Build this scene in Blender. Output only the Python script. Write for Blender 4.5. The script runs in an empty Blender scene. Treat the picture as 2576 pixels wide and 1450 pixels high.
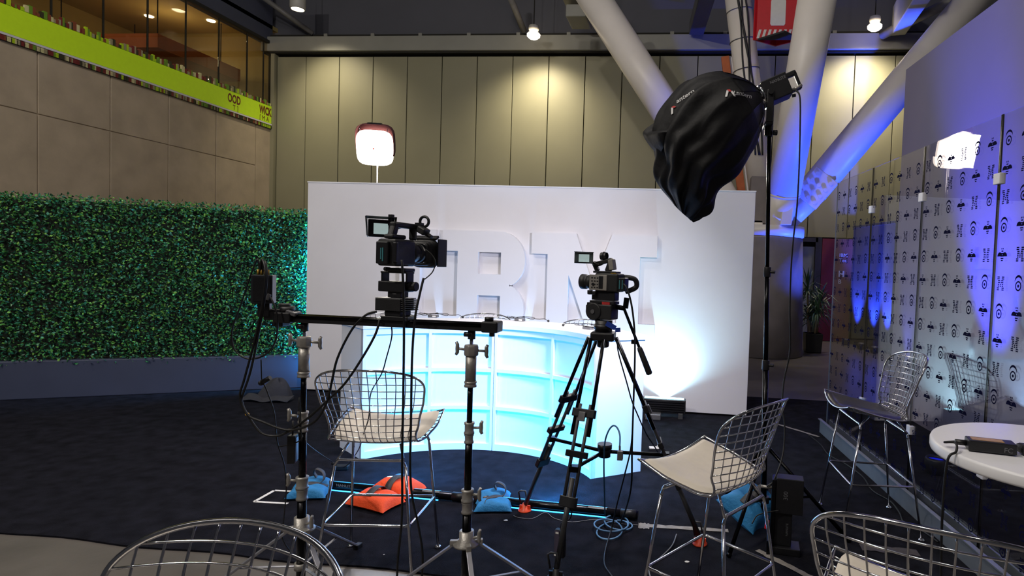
import bpy, bmesh, math, random
from mathutils import Vector, Matrix, Euler, noise
from mathutils.bvhtree import BVHTree

# ------------------------------------------------------------------ camera, world, exposure
scene = bpy.context.scene
C = scene.collection
PI = math.pi
YAW, PITCH, ROLL, CAM_H = -0.105, -0.0372, 0.035, 1.6
cam_data = bpy.data.cameras.new('camera')
cam = bpy.data.objects.new('camera', cam_data)
C.objects.link(cam)
fwd = Vector((math.sin(YAW) * math.cos(PITCH), math.cos(YAW) * math.cos(PITCH), math.sin(PITCH)))
rgt = Vector((math.cos(YAW), -math.sin(YAW), 0))
upv = rgt.cross(fwd)
r2 = rgt * math.cos(ROLL) + upv * math.sin(ROLL)
u2 = upv * math.cos(ROLL) - rgt * math.sin(ROLL)
m = Matrix((r2, u2, -fwd)).transposed().to_4x4()
m.translation = (0, 0, CAM_H)
cam.matrix_world = m
cam_data.sensor_width = 36.0
cam_data.lens = 1500.0 / 2576.0 * 36.0
cam_data.shift_x = -(1577 - 1288) / 2576.0      # the photograph sits to the right in the frame
cam_data.clip_start = 0.05
cam_data.clip_end = 200
scene.camera = cam

world = bpy.data.worlds.new('hall_air')
scene.world = world
world.use_nodes = True
bg = world.node_tree.nodes['Background']
bg.inputs[0].default_value = (0.62, 0.62, 0.68, 1)
bg.inputs[1].default_value = 0.055

vs = scene.view_settings
vs.view_transform = 'Standard'
vs.look = 'None'
vs.exposure = 0.0
vs.gamma = 1.0
vs.use_curve_mapping = False
random.seed(7)

def light(name, kind, loc, energy, color, aim=None, **kw):
    d = bpy.data.lights.new(name, kind)
    d.energy = energy
    d.color = color
    for k, v in kw.items():
        setattr(d, k, v)
    o = bpy.data.objects.new(name, d)
    C.objects.link(o)
    o.location = loc
    if aim is not None:
        o.rotation_euler = (Vector(aim) - Vector(loc)).to_track_quat('-Z', 'Y').to_euler()
    return o

# ------------------------------------------------------------------ materials
def lin(c):
    if isinstance(c, str):
        c = [int(c[i:i + 2], 16) / 255 for i in (0, 2, 4)]
    return tuple((x / 12.92 if x <= 0.04045 else ((x + 0.055) / 1.055) ** 2.4) for x in c)

MATS = {}
def mat(name, col, rough=0.5, metal=0.0, var=0.08, scale=14.0, bump=0.0, bscale=80.0, spec=0.5,
        emit=None, estr=0.0, coat=0.0, sheen=0.0):
    if name in MATS:
        return MATS[name]
    mt = bpy.data.materials.new(name)
    mt.use_nodes = True
    nt = mt.node_tree
    b = nt.nodes['Principled BSDF']
    c = lin(col)
    tc = nt.nodes.new('ShaderNodeTexCoord')
    nz = nt.nodes.new('ShaderNodeTexNoise')
    nz.inputs['Scale'].default_value = scale
    nz.inputs['Detail'].default_value = 5
    nt.links.new(tc.outputs['Object'], nz.inputs['Vector'])
    rp = nt.nodes.new('ShaderNodeValToRGB')
    rp.color_ramp.elements[0].position = 0.3
    rp.color_ramp.elements[1].position = 0.7
    rp.color_ramp.elements[0].color = (*[x * (1 - var) for x in c], 1)
    rp.color_ramp.elements[1].color = (*[min(1, x * (1 + var)) for x in c], 1)
    nt.links.new(nz.outputs['Fac'], rp.inputs['Fac'])
    nt.links.new(rp.outputs['Color'], b.inputs['Base Color'])
    b.inputs['Roughness'].default_value = rough
    b.inputs['Metallic'].default_value = metal
    b.inputs['Specular IOR Level'].default_value = spec
    b.inputs['Coat Weight'].default_value = coat
    b.inputs['Sheen Weight'].default_value = sheen
    if emit is not None:
        b.inputs['Emission Color'].default_value = (*lin(emit), 1)
        b.inputs['Emission Strength'].default_value = estr
    if bump:
        n2 = nt.nodes.new('ShaderNodeTexNoise')
        n2.inputs['Scale'].default_value = bscale
        n2.inputs['Detail'].default_value = 4
        nt.links.new(tc.outputs['Object'], n2.inputs['Vector'])
        bp = nt.nodes.new('ShaderNodeBump')
        bp.inputs['Strength'].default_value = bump
        bp.inputs['Distance'].default_value = 0.02
        nt.links.new(n2.outputs['Fac'], bp.inputs['Height'])
        nt.links.new(bp.outputs['Normal'], b.inputs['Normal'])
    MATS[name] = mt
    return mt

def glass_mat(name, tint, ior=1.5, rough=0.0):
    mt = bpy.data.materials.new(name)
    mt.use_nodes = True
    nt = mt.node_tree
    nt.nodes.clear()
    out = nt.nodes.new('ShaderNodeOutputMaterial')
    mix = nt.nodes.new('ShaderNodeMixShader')
    tr = nt.nodes.new('ShaderNodeBsdfTransparent')
    tr.inputs['Color'].default_value = (*tint, 1)
    gl = nt.nodes.new('ShaderNodeBsdfGlossy')
    gl.inputs['Roughness'].default_value = rough
    fr = nt.nodes.new('ShaderNodeFresnel')
    ge = nt.nodes.new('ShaderNodeNewGeometry')
    mr = nt.nodes.new('ShaderNodeMapRange')     # the thin pane reflects alike from both of its faces
    mr.inputs['To Min'].default_value = ior
    mr.inputs['To Max'].default_value = 1 / ior
    nt.links.new(ge.outputs['Backfacing'], mr.inputs['Value'])
    nt.links.new(mr.outputs['Result'], fr.inputs['IOR'])
    nt.links.new(fr.outputs['Fac'], mix.inputs['Fac'])
    nt.links.new(tr.outputs['BSDF'], mix.inputs[1])
    nt.links.new(gl.outputs['BSDF'], mix.inputs[2])
    nt.links.new(mix.outputs['Shader'], out.inputs['Surface'])
    return mt

def attr_mat(name, attr, rough=0.5):
    mt = bpy.data.materials.new(name)
    mt.use_nodes = True
    nt = mt.node_tree
    b = nt.nodes['Principled BSDF']
    at = nt.nodes.new('ShaderNodeAttribute')
    at.attribute_name = attr
    nt.links.new(at.outputs['Color'], b.inputs['Base Color'])
    b.inputs['Roughness'].default_value = rough
    return mt

M = {}
M['white_paint'] = mat('white_paint', 'd9d8de', 0.55, var=0.02, scale=3, bump=0.02)
M['white_lam'] = mat('white_laminate', 'e6e6ea', 0.35, var=0.015, scale=3)
M['black'] = mat('black_plastic', '16161a', 0.42, var=0.2, bump=0.05, bscale=200)
M['black_gloss'] = mat('black_gloss', '0d0d10', 0.18, var=0.2)
M['black_metal'] = mat('black_metal', '131318', 0.28, metal=0.6, var=0.2)
M['dark_grey'] = mat('dark_grey_plastic', '3a3a3c', 0.45, var=0.15, bump=0.05, bscale=150)
M['mid_grey'] = mat('mid_grey_metal', '6d6d70', 0.4, metal=0.4, var=0.1)
M['chrome'] = mat('chrome', 'd8d8dc', 0.12, metal=1.0, var=0.04)
M['cast_alu'] = mat('cast_aluminium', 'a9a59f', 0.4, metal=0.55, var=0.12, scale=30, bump=0.1)
M['tube_black'] = mat('anodised_black', '0b0b0f', 0.22, metal=0.7, var=0.15)
M['leg_alu'] = mat('leg_aluminium', 'a0a0a8', 0.38, metal=0.6, var=0.06)
M['cable'] = mat('cable_rubber', '0c0c0e', 0.5, var=0.2)
M['cable_blue'] = mat('cable_blue', '3e6d93', 0.45, var=0.1)
M['cable_grey'] = mat('cable_grey', '77777a', 0.5, var=0.1)
M['pad'] = mat('cream_vinyl', 'd6cdbf', 0.5, var=0.04, bump=0.06, bscale=40)
M['pad_dark'] = mat('dark_vinyl', '2a2522', 0.3, var=0.1, bump=0.05, bscale=40)
M['blue_bag'] = mat('blue_canvas', '2478b0', 0.75, var=0.1, bump=0.25, bscale=60)
M['orange_bag'] = mat('orange_canvas', 'f4511e', 0.7, var=0.08, bump=0.2, bscale=60)
M['strap'] = mat('grey_webbing', '3c3a3c', 0.6, var=0.15, bump=0.1)
M['red'] = mat('red_plastic', 'd8202a', 0.4, var=0.06)
M['orange_foot'] = mat('orange_foot', 'e8502e', 0.4, var=0.06)
M['blue_tag'] = mat('blue_tag', '1c3c9c', 0.5, var=0.08)
M['white_tape'] = mat('white_tape', 'e4e2de', 0.6, var=0.06, bump=0.1)
M['grey_tape'] = mat('grey_tape', '8b857e', 0.6, var=0.25, scale=25, bump=0.2)
M['yellow'] = mat('yellow_clip', 'd8a62c', 0.5, var=0.1)
M['steel_paint'] = mat('steel_paint', 'ece6e0', 0.4, var=0.04, scale=2)
M['print'] = mat('navy_print', '0a0c2e', 0.9, var=0.05, spec=0.05)
M['gold'] = mat('gold_label', 'b08a2c', 0.4, var=0.2)
M['print_white'] = mat('white_print', 'd8d8d8', 0.5, var=0.03)
M['print_grey'] = mat('grey_print', '6c6c70', 0.5, var=0.03)
M['print_red'] = mat('red_print', 'b52a2a', 0.5, var=0.03)

# ------------------------------------------------------------------ mesh builder
def V(*a):
    return Vector(a[0]) if len(a) == 1 else Vector(a)

class MB:
    def __init__(self, M=None):
        self.v = []; self.f = []; self.s = []
        self.M = M or Matrix.Identity(4)
    def add(self, vs, fs, smooth=False):
        o = len(self.v)
        self.v += [tuple(self.M @ Vector(p)) for p in vs]
        self.f += [tuple(i + o for i in f) for f in fs]
        self.s += [smooth] * len(fs)
        return self
    def box(self, c, s, rot=None, taper=1.0):
        hx, hy, hz = s[0] / 2, s[1] / 2, s[2] / 2
        R = (Euler(rot).to_matrix() if rot is not None and not isinstance(rot, Matrix) else rot) or Matrix.Identity(3)
        c = Vector(c)
        ps = []
        for z, k in ((-hz, 1), (hz, taper)):
            for x, y in ((-hx, -hy), (hx, -hy), (hx, hy), (-hx, hy)):
                ps.append(c + R @ Vector((x * k, y * k, z)))
        return self.add(ps, [(3, 2, 1, 0), (4, 5, 6, 7), (0, 1, 5, 4), (1, 2, 6, 5), (2, 3, 7, 6), (3, 0, 4, 7)])
    def bar(self, p0, p1, w, h, side=None):
        p0, p1 = Vector(p0), Vector(p1)
        d = (p1 - p0); L = d.length; d.normalize()
        s = Vector(side) if side is not None else (Vector((0, 0, 1)) if abs(d.z) < 0.95 else Vector((0, 1, 0)))
        y = s.cross(d).normalized(); z = d.cross(y)
        R = Matrix((d, y, z)).transposed()
        return self.box((p0 + p1) / 2, (L, w, h), R)
    def cyl(self, p0, p1, r0, r1=None, n=16, cap=True):
        p0, p1 = Vector(p0), Vector(p1)
        r1 = r0 if r1 is None else r1
        d = (p1 - p0).normalized()
        a = d.orthogonal().normalized(); b = d.cross(a)
        ps = []
        for p, r in ((p0, r0), (p1, r1)):
            for k in range(n):
                t = 2 * PI * k / n
                ps.append(p + a * (math.cos(t) * r) + b * (math.sin(t) * r))
        self.add(ps, [(k, (k + 1) % n, n + (k + 1) % n, n + k) for k in range(n)], True)
        if cap:
            o = len(self.v) - 2 * n
            self.f += [tuple(o + n - 1 - k for k in range(n)), tuple(o + n + k for k in range(n))]
            self.s += [False, False]
        return self
    def tube(self, pts, r, n=8, closed=False, taper=None):
        pts = [Vector(p) for p in pts]
        N = len(pts)
        ps = []
        prev = None
        for i, p in enumerate(pts):
            if closed:
                d = pts[(i + 1) % N] - pts[i - 1]
            else:
                d = pts[min(i + 1, N - 1)] - pts[max(i - 1, 0)]
            if d.length < 1e-9:
                d = Vector((0, 0, 1))
            d.normalize()
            if prev is None:
                a = d.orthogonal().normalized()
            else:
                a = prev - d * prev.dot(d)
                a = a.normalized() if a.length > 1e-6 else d.orthogonal().normalized()
            prev = a
            b = d.cross(a)
            rr = r if taper is None else r * taper[i]
            for k in range(n):
                t = 2 * PI * k / n
                ps.append(p + a * (math.cos(t) * rr) + b * (math.sin(t) * rr))
        fs = []
        for i in range(N if closed else N - 1):
            j = (i + 1) % N
            for k in range(n):
                fs.append((i * n + k, i * n + (k + 1) % n, j * n + (k + 1) % n, j * n + k))
        self.add(ps, fs, True)
        if not closed:
            o = len(self.v) - N * n
            self.f += [tuple(o + n - 1 - k for k in range(n)), tuple(o + (N - 1) * n + k for k in range(n))]
            self.s += [False, False]
        return self
    def lathe(self, prof, n=24, o=(0, 0, 0), axis=(0, 0, 1), arc=None):
        d = Vector(axis).normalized()
        a = d.orthogonal().normalized(); b = d.cross(a); o = Vector(o)
        ps = []
        for r, h in prof:
            for k in range(n):
                t = 2 * PI * k / n
                ps.append(o + d * h + a * (math.cos(t) * r) + b * (math.sin(t) * r))
        fs = []
        for i in range(len(prof) - 1):
            for k in range(n):
                fs.append((i * n + k, i * n + (k + 1) % n, (i + 1) * n + (k + 1) % n, (i + 1) * n + k))
        return self.add(ps, fs, True)
    def prism(self, poly, h, R=None, o=(0, 0, 0)):
        # poly in local xy, extruded along local z by h
        n = len(poly); o = Vector(o); R = R or Matrix.Identity(3)
        ps = [o + R @ Vector((x, y, 0)) for x, y in poly] + [o + R @ Vector((x, y, h)) for x, y in poly]
        return self.add(ps, [tuple(range(n - 1, -1, -1)), tuple(range(n, 2 * n))] +
                        [(k, (k + 1) % n, n + (k + 1) % n, n + k) for k in range(n)])
    def grid(self, fn, nu, nv, closed_u=False, smooth=True):
        ps = []
        for j in range(nv + 1):
            for i in range(nu + (0 if closed_u else 1)):
                ps.append(fn(i / nu, j / nv))
        w = nu if closed_u else nu + 1
        fs = []
        for j in range(nv):
            for i in range(nu):
                i2 = (i + 1) % w if closed_u else i + 1
                fs.append((j * w + i, j * w + i2, (j + 1) * w + i2, (j + 1) * w + i))
        return self.add(ps, fs, smooth)
    def ball(self, c, r, n=12, sc=(1, 1, 1)):
        c = Vector(c)
        return self.grid(lambda u, v: c + Vector((math.cos(2 * PI * u) * math.sin(PI * v) * r * sc[0],
                                                   math.sin(2 * PI * u) * math.sin(PI * v) * r * sc[1],
                                                   -math.cos(PI * v) * r * sc[2])), n, n // 2 + 1, True)
    def mesh(self, name):
        me = bpy.data.meshes.new(name)
        me.from_pydata(self.v, [], self.f)
        me.polygons.foreach_set('use_smooth', self.s)
        me.update()
        return me
    def build(self, name, material, parent=None, bevel=0.0, label=None, seg=2, solid=0.0):
        o = bpy.data.objects.new(name, self.mesh(name))
        C.objects.link(o)
        o.data.materials.append(material)
        if parent is not None:
            o.parent = parent
        if solid:
            md = o.modifiers.new('thickness', 'SOLIDIFY'); md.thickness = solid
        if bevel:
            md = o.modifiers.new('edge', 'BEVEL'); md.width = bevel; md.segments = seg
            md.limit_method = 'ANGLE'; md.angle_limit = 0.7
        if label:
            o['label'] = label
        return o

def tag(o, label, cat, group=None, kind=None):
    o['label'] = label
    o['category'] = cat
    if group: o['group'] = group
    if kind: o['kind'] = kind
    return o

def thing(name, label, cat, loc=(0, 0, 0), rz=0.0, group=None):
    o = bpy.data.objects.new(name, None)
    o.empty_display_size = 0.1
    C.objects.link(o)
    o.location = loc
    o.rotation_euler = (0, 0, rz)
    return tag(o, label, cat, group)

def struct(o, label=None):
    o['kind'] = 'structure'
    if label: o['label'] = label
    return o

def copy_tree(o, parent=None):
    c = o.copy()
    C.objects.link(c)
    if parent is not None:
        c.parent = parent
    for ch in list(o.children):
        copy_tree(ch, c)
    return c

def spline(pts, n=8, closed=False):
    # Catmull-Rom through the points
    P = [Vector(p) for p in pts]
    out = []
    N = len(P)
    rng = range(N if closed else N - 1)
    for i in rng:
        if closed:
            a, b, c, d = P[i - 1], P[i], P[(i + 1) % N], P[(i + 2) % N]
        else:
            a, b, c, d = P[max(i - 1, 0)], P[i], P[i + 1], P[min(i + 2, N - 1)]
        for k in range(n):
            t = k / n
            out.append(0.5 * ((2 * b) + (c - a) * t + (2 * a - 5 * b + 4 * c - d) * t * t +
                              (3 * b - a - 3 * c + d) * t ** 3))
    if not closed:
        out.append(P[-1])
    return out

def text_mesh(s, size, extrude=0.0, align='LEFT', shear=0.0, bold=0.0):
    cu = bpy.data.curves.new('lettering', 'FONT')
    cu.body = s; cu.size = size; cu.extrude = extrude; cu.align_x = align; cu.shear = shear
    cu.offset = bold; cu.resolution_u = 3
    o = bpy.data.objects.new('lettering', cu)
    C.objects.link(o)
    dg = bpy.context.evaluated_depsgraph_get()
    me = bpy.data.meshes.new_from_object(o.evaluated_get(dg))
    bpy.data.objects.remove(o)
    bpy.data.curves.remove(cu)
    return me

def lettering(name, s, size, mt, parent, o, xdir, ydir, extrude=0.0, align='LEFT', shear=0.0, bold=0.0, squeeze=1.0):
    me = text_mesh(s, size, extrude, align, shear, bold)
    x = Vector(xdir).normalized(); y = Vector(ydir).normalized(); z = x.cross(y)
    R = Matrix((x, y, z)).transposed().to_4x4()
    R.translation = Vector(o)
    me.transform(R @ Matrix.Diagonal((squeeze, 1, 1, 1)))
    ob = bpy.data.objects.new(name, me)
    C.objects.link(ob)
    me.materials.clear(); me.materials.append(mt)
    if parent is not None: ob.parent = parent
    return ob

def lerp(a, b, t):
    return a + (b - a) * t

def interp(tab, t):
    for (a, x), (b, y) in zip(tab, tab[1:]):
        if t <= b:
            k = (t - a) / (b - a) if b > a else 0
            k = k * k * (3 - 2 * k) * 0.5 + k * 0.5
            return lerp(x, y, k)
    return tab[-1][1]

def cable(name, pts, r, mt, label, cat='cable', n=6, group=None, smooth=7):
    mb = MB(); mb.tube(spline(pts, smooth), r, n)
    return tag(mb.build(name, mt), label, cat, group)

# ------------------------------------------------------------------ floor
M['concrete_floor'] = mat('polished_concrete', '625d59', 0.3, var=0.18, scale=3, bump=0.03, bscale=30)
M['carpet'] = mat('black_carpet', '1a1a22', 0.95, var=0.5, scale=9, bump=0.7, bscale=220, spec=0.1, sheen=0.0)
mb = MB(); mb.box((-3, 6, -0.06), (40, 30, 0.1)); struct(mb.build('floor', M['concrete_floor']))
mb = MB()
def carpet_fn(u, v):
    x = lerp(-11.0, 9.0, u)
    y0 = 2.88 + 0.05 * math.sin(x * 0.9) * 0.3 + 0.012 * math.sin(x * 7.0)
    y = lerp(y0, 7.62, v)
    return (x, y, 0.0)
mb.grid(carpet_fn, 160, 4, smooth=False)
struct(mb.build('floor_carpet', M['carpet'], solid=0.01), 'black short-pile carpet laid over the polished concrete floor')

# ------------------------------------------------------------------ hall shell
M['olive'] = mat('olive_panel', '8d8a72', 0.55, var=0.04, scale=1.2, bump=0.02)
M['seam'] = mat('dark_seam_trim', '23221c', 0.9, var=0.1)  # even dark colour behind the seams, also on rods, sills and trims
M['ledge'] = mat('grey_ledge', '8d8d86', 0.6, var=0.06, scale=2)
M['upper'] = mat('dark_upper_wall', '55565f', 0.8, var=0.06, scale=1)
M['ceil'] = mat('dark_ceiling', '44454e', 0.9, var=0.08, scale=1)
M['conc'] = mat('cast_concrete', 'b3a48e', 0.75, var=0.12, scale=2.2, bump=0.12, bscale=18)
YW = 14.5
mb = MB(); mb.box((-2.0, YW + 0.2, 3.4), (18.2, 0.2, 6.8)); wall_back = struct(mb.build('wall_back', M['seam']))
x = -10.88
edges = [-10.78] + [-9.99 + 0.907 * k for k in range(0, 19)]
for a, b in zip(edges, edges[1:]):
    low = 0.0 if b < 1.9 or a > 5.5 else 2.43
    mb = MB(); mb.box(((a + b) / 2, YW + 0.04, (6.66 + low) / 2), (b - a - 0.02, 0.08, 6.66 - low))
    mb.build('wall_panel', M['olive'], wall_back, bevel=0.006)
mb = MB(); mb.box((-10.85, YW, 3.4), (0.1, 0.16, 6.8)); mb.build('corner_post', M['olive'], wall_back)
mb = MB(); mb.box((-2.0, YW - 0.02, 6.93), (18.2, 0.34, 0.36)); mb.build('ledge', M['ledge'], wall_back, bevel=0.01)
mb = MB(); mb.box((-2.0, YW + 0.0, 6.735), (18.2, 0.2, 0.035)); mb.build('painted_shadow_gap', M['seam'], wall_back)  # solid strip under the ledge; the gap's shade is put into its dark colour
mb = MB(); mb.box((-2.0, YW - 0.06, 7.16), (18.2, 0.05, 0.05)); mb.build('conduit', M['seam'], wall_back)
for k in range(14):
    mb = MB(); mb.box((-9.4 + k * 1.25, YW - 0.09, 7.15), (0.09, 0.05, 0.1)); mb.build('conduit_clip', M['ledge'], wall_back)
mb = MB(); mb.box((-2.0, YW + 0.3, 8.1), (18.2, 0.2, 2.2)); mb.build('upper_wall', M['upper'], wall_back)
mb = MB(); mb.box((-3.0, 4.0, 9.3), (40, 26, 0.2)); struct(mb.build('ceiling', M['ceil']))

# ceiling pipes, ducts and beams in front of the upper wall
def simple(name, label, cat, mbb, mt, bevel=0.0, group=None):
    return tag(mbb.build(name, mt, bevel=bevel), label, cat, group)
M['pipe'] = mat('grey_pipe', '6f6e6c', 0.5, var=0.1)
mb = MB(); mb.cyl((-10.728, 13.600, 7.914), (-9.749, 14.400, 7.203), 0.06)
simple('ceiling_pipe', 'thin grey pipe sloping down to the upper wall near the mezzanine windows', 'pipe', mb, M['pipe'])
mb = MB(); mb.cyl((-4.382, 13.400, 7.766), (-4.233, 14.300, 7.199), 0.075)
simple('ceiling_pipe', 'grey pipe slanting down beside the warm bulb pendant', 'pipe', mb, M['pipe'])
t = thing('ceiling_duct', 'boxy grey duct end with a stepped flange under the dark ceiling', 'duct', (-2.606, 12.600, 6.940))
mb = MB(); mb.box((0, 0.3, 0.0), (0.44, 0.7, 0.26)); mb.build('duct_body', M['ledge'], t, bevel=0.02)
mb = MB(); mb.box((-0.02, 0.28, 0.26), (0.56, 0.78, 0.06)); mb.build('flange', M['ledge'], t, bevel=0.01)
mb = MB(); mb.box((0.0, 0.3, 0.5), (0.46, 0.7, 0.42)); mb.build('duct_riser', M['pipe'], t, bevel=0.02)
mb = MB(); mb.box((0.0, 0.3, 1.0), (0.06, 0.06, 0.8)); mb.build('hanger', M['seam'], t)
mb = MB(); mb.bar((0.110, 12.200, 7.119), (-0.079, 14.200, 7.188), 0.34, 0.3)
simple('ceiling_beam', 'dark painted beam running back to the upper wall behind the slanted tubes', 'beam', mb, M['upper'], 0.02)
mb = MB(); mb.bar((3.723, 10.600, 6.609), (4.424, 14.100, 7.293), 0.3, 0.62)
simple('ceiling_beam', 'deep pale grey box beam above the hanging lamp at the slanted tube', 'beam', mb, M['ledge'], 0.02)
mb = MB(); mb.cyl((5.040, 12.400, 7.069), (4.109, 14.200, 7.018), 0.1)
simple('ceiling_pipe', 'pale grey pipe running behind the box beam', 'pipe', mb, M['pipe'])

# ------------------------------------------------------------------ left return wall with mezzanine windows
XL = -10.92
mb = MB(); mb.box((XL - 0.15, 10.75, 2.42), (0.3, 7.5, 4.84)); wl = struct(mb.build('wall_left', M['conc']))
for k, yy in enumerate((13.3, 12.05, 10.8, 9.55, 8.3)):
    mb = MB(); mb.box((XL + 0.006, yy, 1.9), (0.03, 1.23, 3.75)); mb.build('concrete_panel', M['conc'], wl, bevel=0.008)
    mb = MB(); mb.box((XL + 0.006, yy, 4.31), (0.03, 1.23, 1.04)); mb.build('concrete_panel', M['conc'], wl, bevel=0.008)
mb = MB(); mb.box((XL + 0.006, 14.2, 2.42), (0.03, 0.55, 4.8)); mb.build('concrete_panel', M['conc'], wl)
mb = MB(); mb.box((XL - 0.05, 10.75, 4.83), (0.24, 7.5, 0.06)); mb.build('sill', M['seam'], wl)
M['fascia'] = mat('blue_grey_fascia', '4b4f60', 0.8, var=0.08, scale=1)
mb = MB(); mb.box((XL - 0.12, 10.75, 8.1), (0.24, 7.5, 2.24)); mb.build('fascia', M['fascia'], wl)
mb = MB(); mb.box((XL + 0.02, 10.75, 6.97), (0.1, 7.5, 0.07)); mb.build('window_head', M['seam'], wl)
# the lit room behind the panes
M['warm_plaster'] = mat('warm_plaster', 'a0905a', 0.8, var=0.1, scale=1)
M['rust'] = mat('rust_soffit', 'a05528', 0.7, var=0.15, scale=2)
mb = MB(); mb.box((XL - 4.1, 10.9, 6.2), (0.1, 7.6, 3.0)); struct(mb.build('wall_mezzanine', M['warm_plaster']))
mb = MB(); mb.box((XL - 2.1, 10.9, 7.4), (4.2, 7.6, 0.1)); struct(mb.build('ceiling_mezzanine', M['warm_plaster']))
mb = MB(); mb.box((XL - 2.1, 10.9, 4.8), (4.2, 7.6, 0.1)); struct(mb.build('floor_mezzanine', M['conc']))
mb = MB(); mb.box((XL - 2.1, 14.8, 6.2), (4.2, 0.1, 2.9)); struct(mb.build('wall_mezzanine_end', M['warm_plaster']))
mb = MB(); mb.box((XL - 2.3, 13.2, 6.15), (3.0, 2.4, 0.3)); soffit = simple('soffit', 'rust-brown suspended soffit inside the lit mezzanine room', 'soffit', mb, M['rust'])
for hx in (-3.5, -1.1):
    for hy in (12.3, 14.1):
        mb = MB(); mb.cyl((XL + hx, hy, 6.28), (XL + hx, hy, 7.36), 0.012, n=8); mb.build('hanger_rod', M['seam'], soffit)
M['glow_warm'] = mat('warm_lamp_glow', 'fff2d8', 0.4, emit='ffe6bf', estr=9)
for k, (dx, yy, zz) in enumerate(((-1.2, 13.9, 7.33), (-2.6, 13.6, 7.33), (-1.6, 14.2, 5.985), (-2.4, 13.4, 5.985), (-1.4, 12.0, 7.33), (-2.6, 10.6, 7.33))):
    mb = MB(); mb.lathe([(0.001, 0), (0.09, 0.0), (0.1, 0.02), (0.001, 0.02)], 16, (XL + dx, yy, zz))
    if zz < 7: mb.build('downlight', M['glow_warm'], soffit)
    else: simple('downlight', 'round recessed downlight glowing in the mezzanine ceiling', 'downlight', mb, M['glow_warm'], group='mezzanine downlights')
light('mezzanine_glow', 'POINT', (XL - 1.8, 13.4, 6.7), 20, (1, 0.78, 0.45), shadow_soft_size=0.2)
light('mezzanine_glow', 'POINT', (XL - 1.8, 10.4, 6.7), 20, (1, 0.78, 0.45), shadow_soft_size=0.2)
mullions = [14.42, 14.18, 13.62, 12.75, 11.85, 10.95, 10.05, 9.15, 8.25, 7.3]
M['pane'] = glass_mat('window_glass', (0.86, 0.84, 0.78))
for n_, (a, b) in enumerate(zip(mullions, mullions[1:])):
    mb = MB(); mb.box((XL, (a + b) / 2, 5.9), (0.012, a - b - 0.03, 2.05))
    struct(mb.build('window_%d' % (n_ + 1), M['pane']))
    mb = MB(); mb.box((XL, b, 5.9), (0.03, 0.02, 2.05)); struct(mb.build('trim_%d' % (n_ + 1), M['seam']))
# sign band
M['lime'] = mat('lime_sign', 'b9dc1c', 0.5, var=0.03, emit='b9dc1c', estr=0.12)
M['maroon'] = mat('maroon_print', '6e1a1e', 0.5, var=0.03)
sg = thing('shop_sign', 'lime green sign band with dark red capital letters along the mezzanine rail', 'sign', (XL + 0.05, 14.4, 4.9))
mb = MB(); mb.box((0, -3.6, 0.25), (0.04, 7.2, 0.44)); mb.build('sign_board', M['lime'], sg)
mb = MB(); mb.box((0.012, -3.6, 0.0), (0.05, 7.2, 0.035)); mb.build('sign_edge', M['white_paint'], sg)
cols = ['b9dc1c', '7c2a2a', '3d3a24', 'a39a78', '6f9a2a', 'd9d29a', '8a4a30']
sv, sf, sc_ = [], [], []
y = -0.02
while y > -7.1:
    w = random.uniform(0.025, 0.06)
    h = random.uniform(0.06, 0.16)
    for z0, z1 in ((0.46, 0.46 + h), (-0.10, -0.015)):
        o_ = len(sv)
        for xx in (-0.02, 0.02):
            sv += [(xx, y, z0), (xx, y - w, z0), (xx, y - w, z1), (xx, y, z1)]
        sf += [tuple(o_ + i for i in q) for q in ((0, 1, 2, 3), (7, 6, 5, 4), (0, 4, 5, 1), (1, 5, 6, 2), (2, 6, 7, 3), (3, 7, 4, 0))]
        sc_ += [lin(random.choice(cols))] * 8
    y -= w + random.choice((0.0, 0.0, 0.012))
me = bpy.data.meshes.new('sign_stripes'); me.from_pydata(sv, [], sf)
ca = me.color_attributes.new('tone', 'FLOAT_COLOR', 'POINT')
for i, c in enumerate(sc_): ca.data[i].color = (*c, 1)
ob = bpy.data.objects.new('sign_stripes', me); ob['kind'] = 'stuff'; C.objects.link(ob); ob.parent = sg; me.materials.append(attr_mat('stripe_print', 'tone', 0.5))
lettering('lettering', 'WICK', 0.27, M['maroon'], sg, (0.025, -0.43, 0.21), (0, 1, 0), (0, 0, 1), bold=0.01, squeeze=0.58)
lettering('lettering', '[ M A', 0.17, M['maroon'], sg, (0.025, -0.43, 0.05), (0, 1, 0), (0, 0, 1), squeeze=0.85)
lettering('lettering', 'OOD', 0.27, M['maroon'], sg, (0.025, -1.46, 0.21), (0, 1, 0), (0, 0, 1), bold=0.008, squeeze=0.62)
lettering('lettering', 'T ]', 0.17, M['maroon'], sg, (0.025, -1.30, 0.05), (0, 1, 0), (0, 0, 1), squeeze=0.85)

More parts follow.
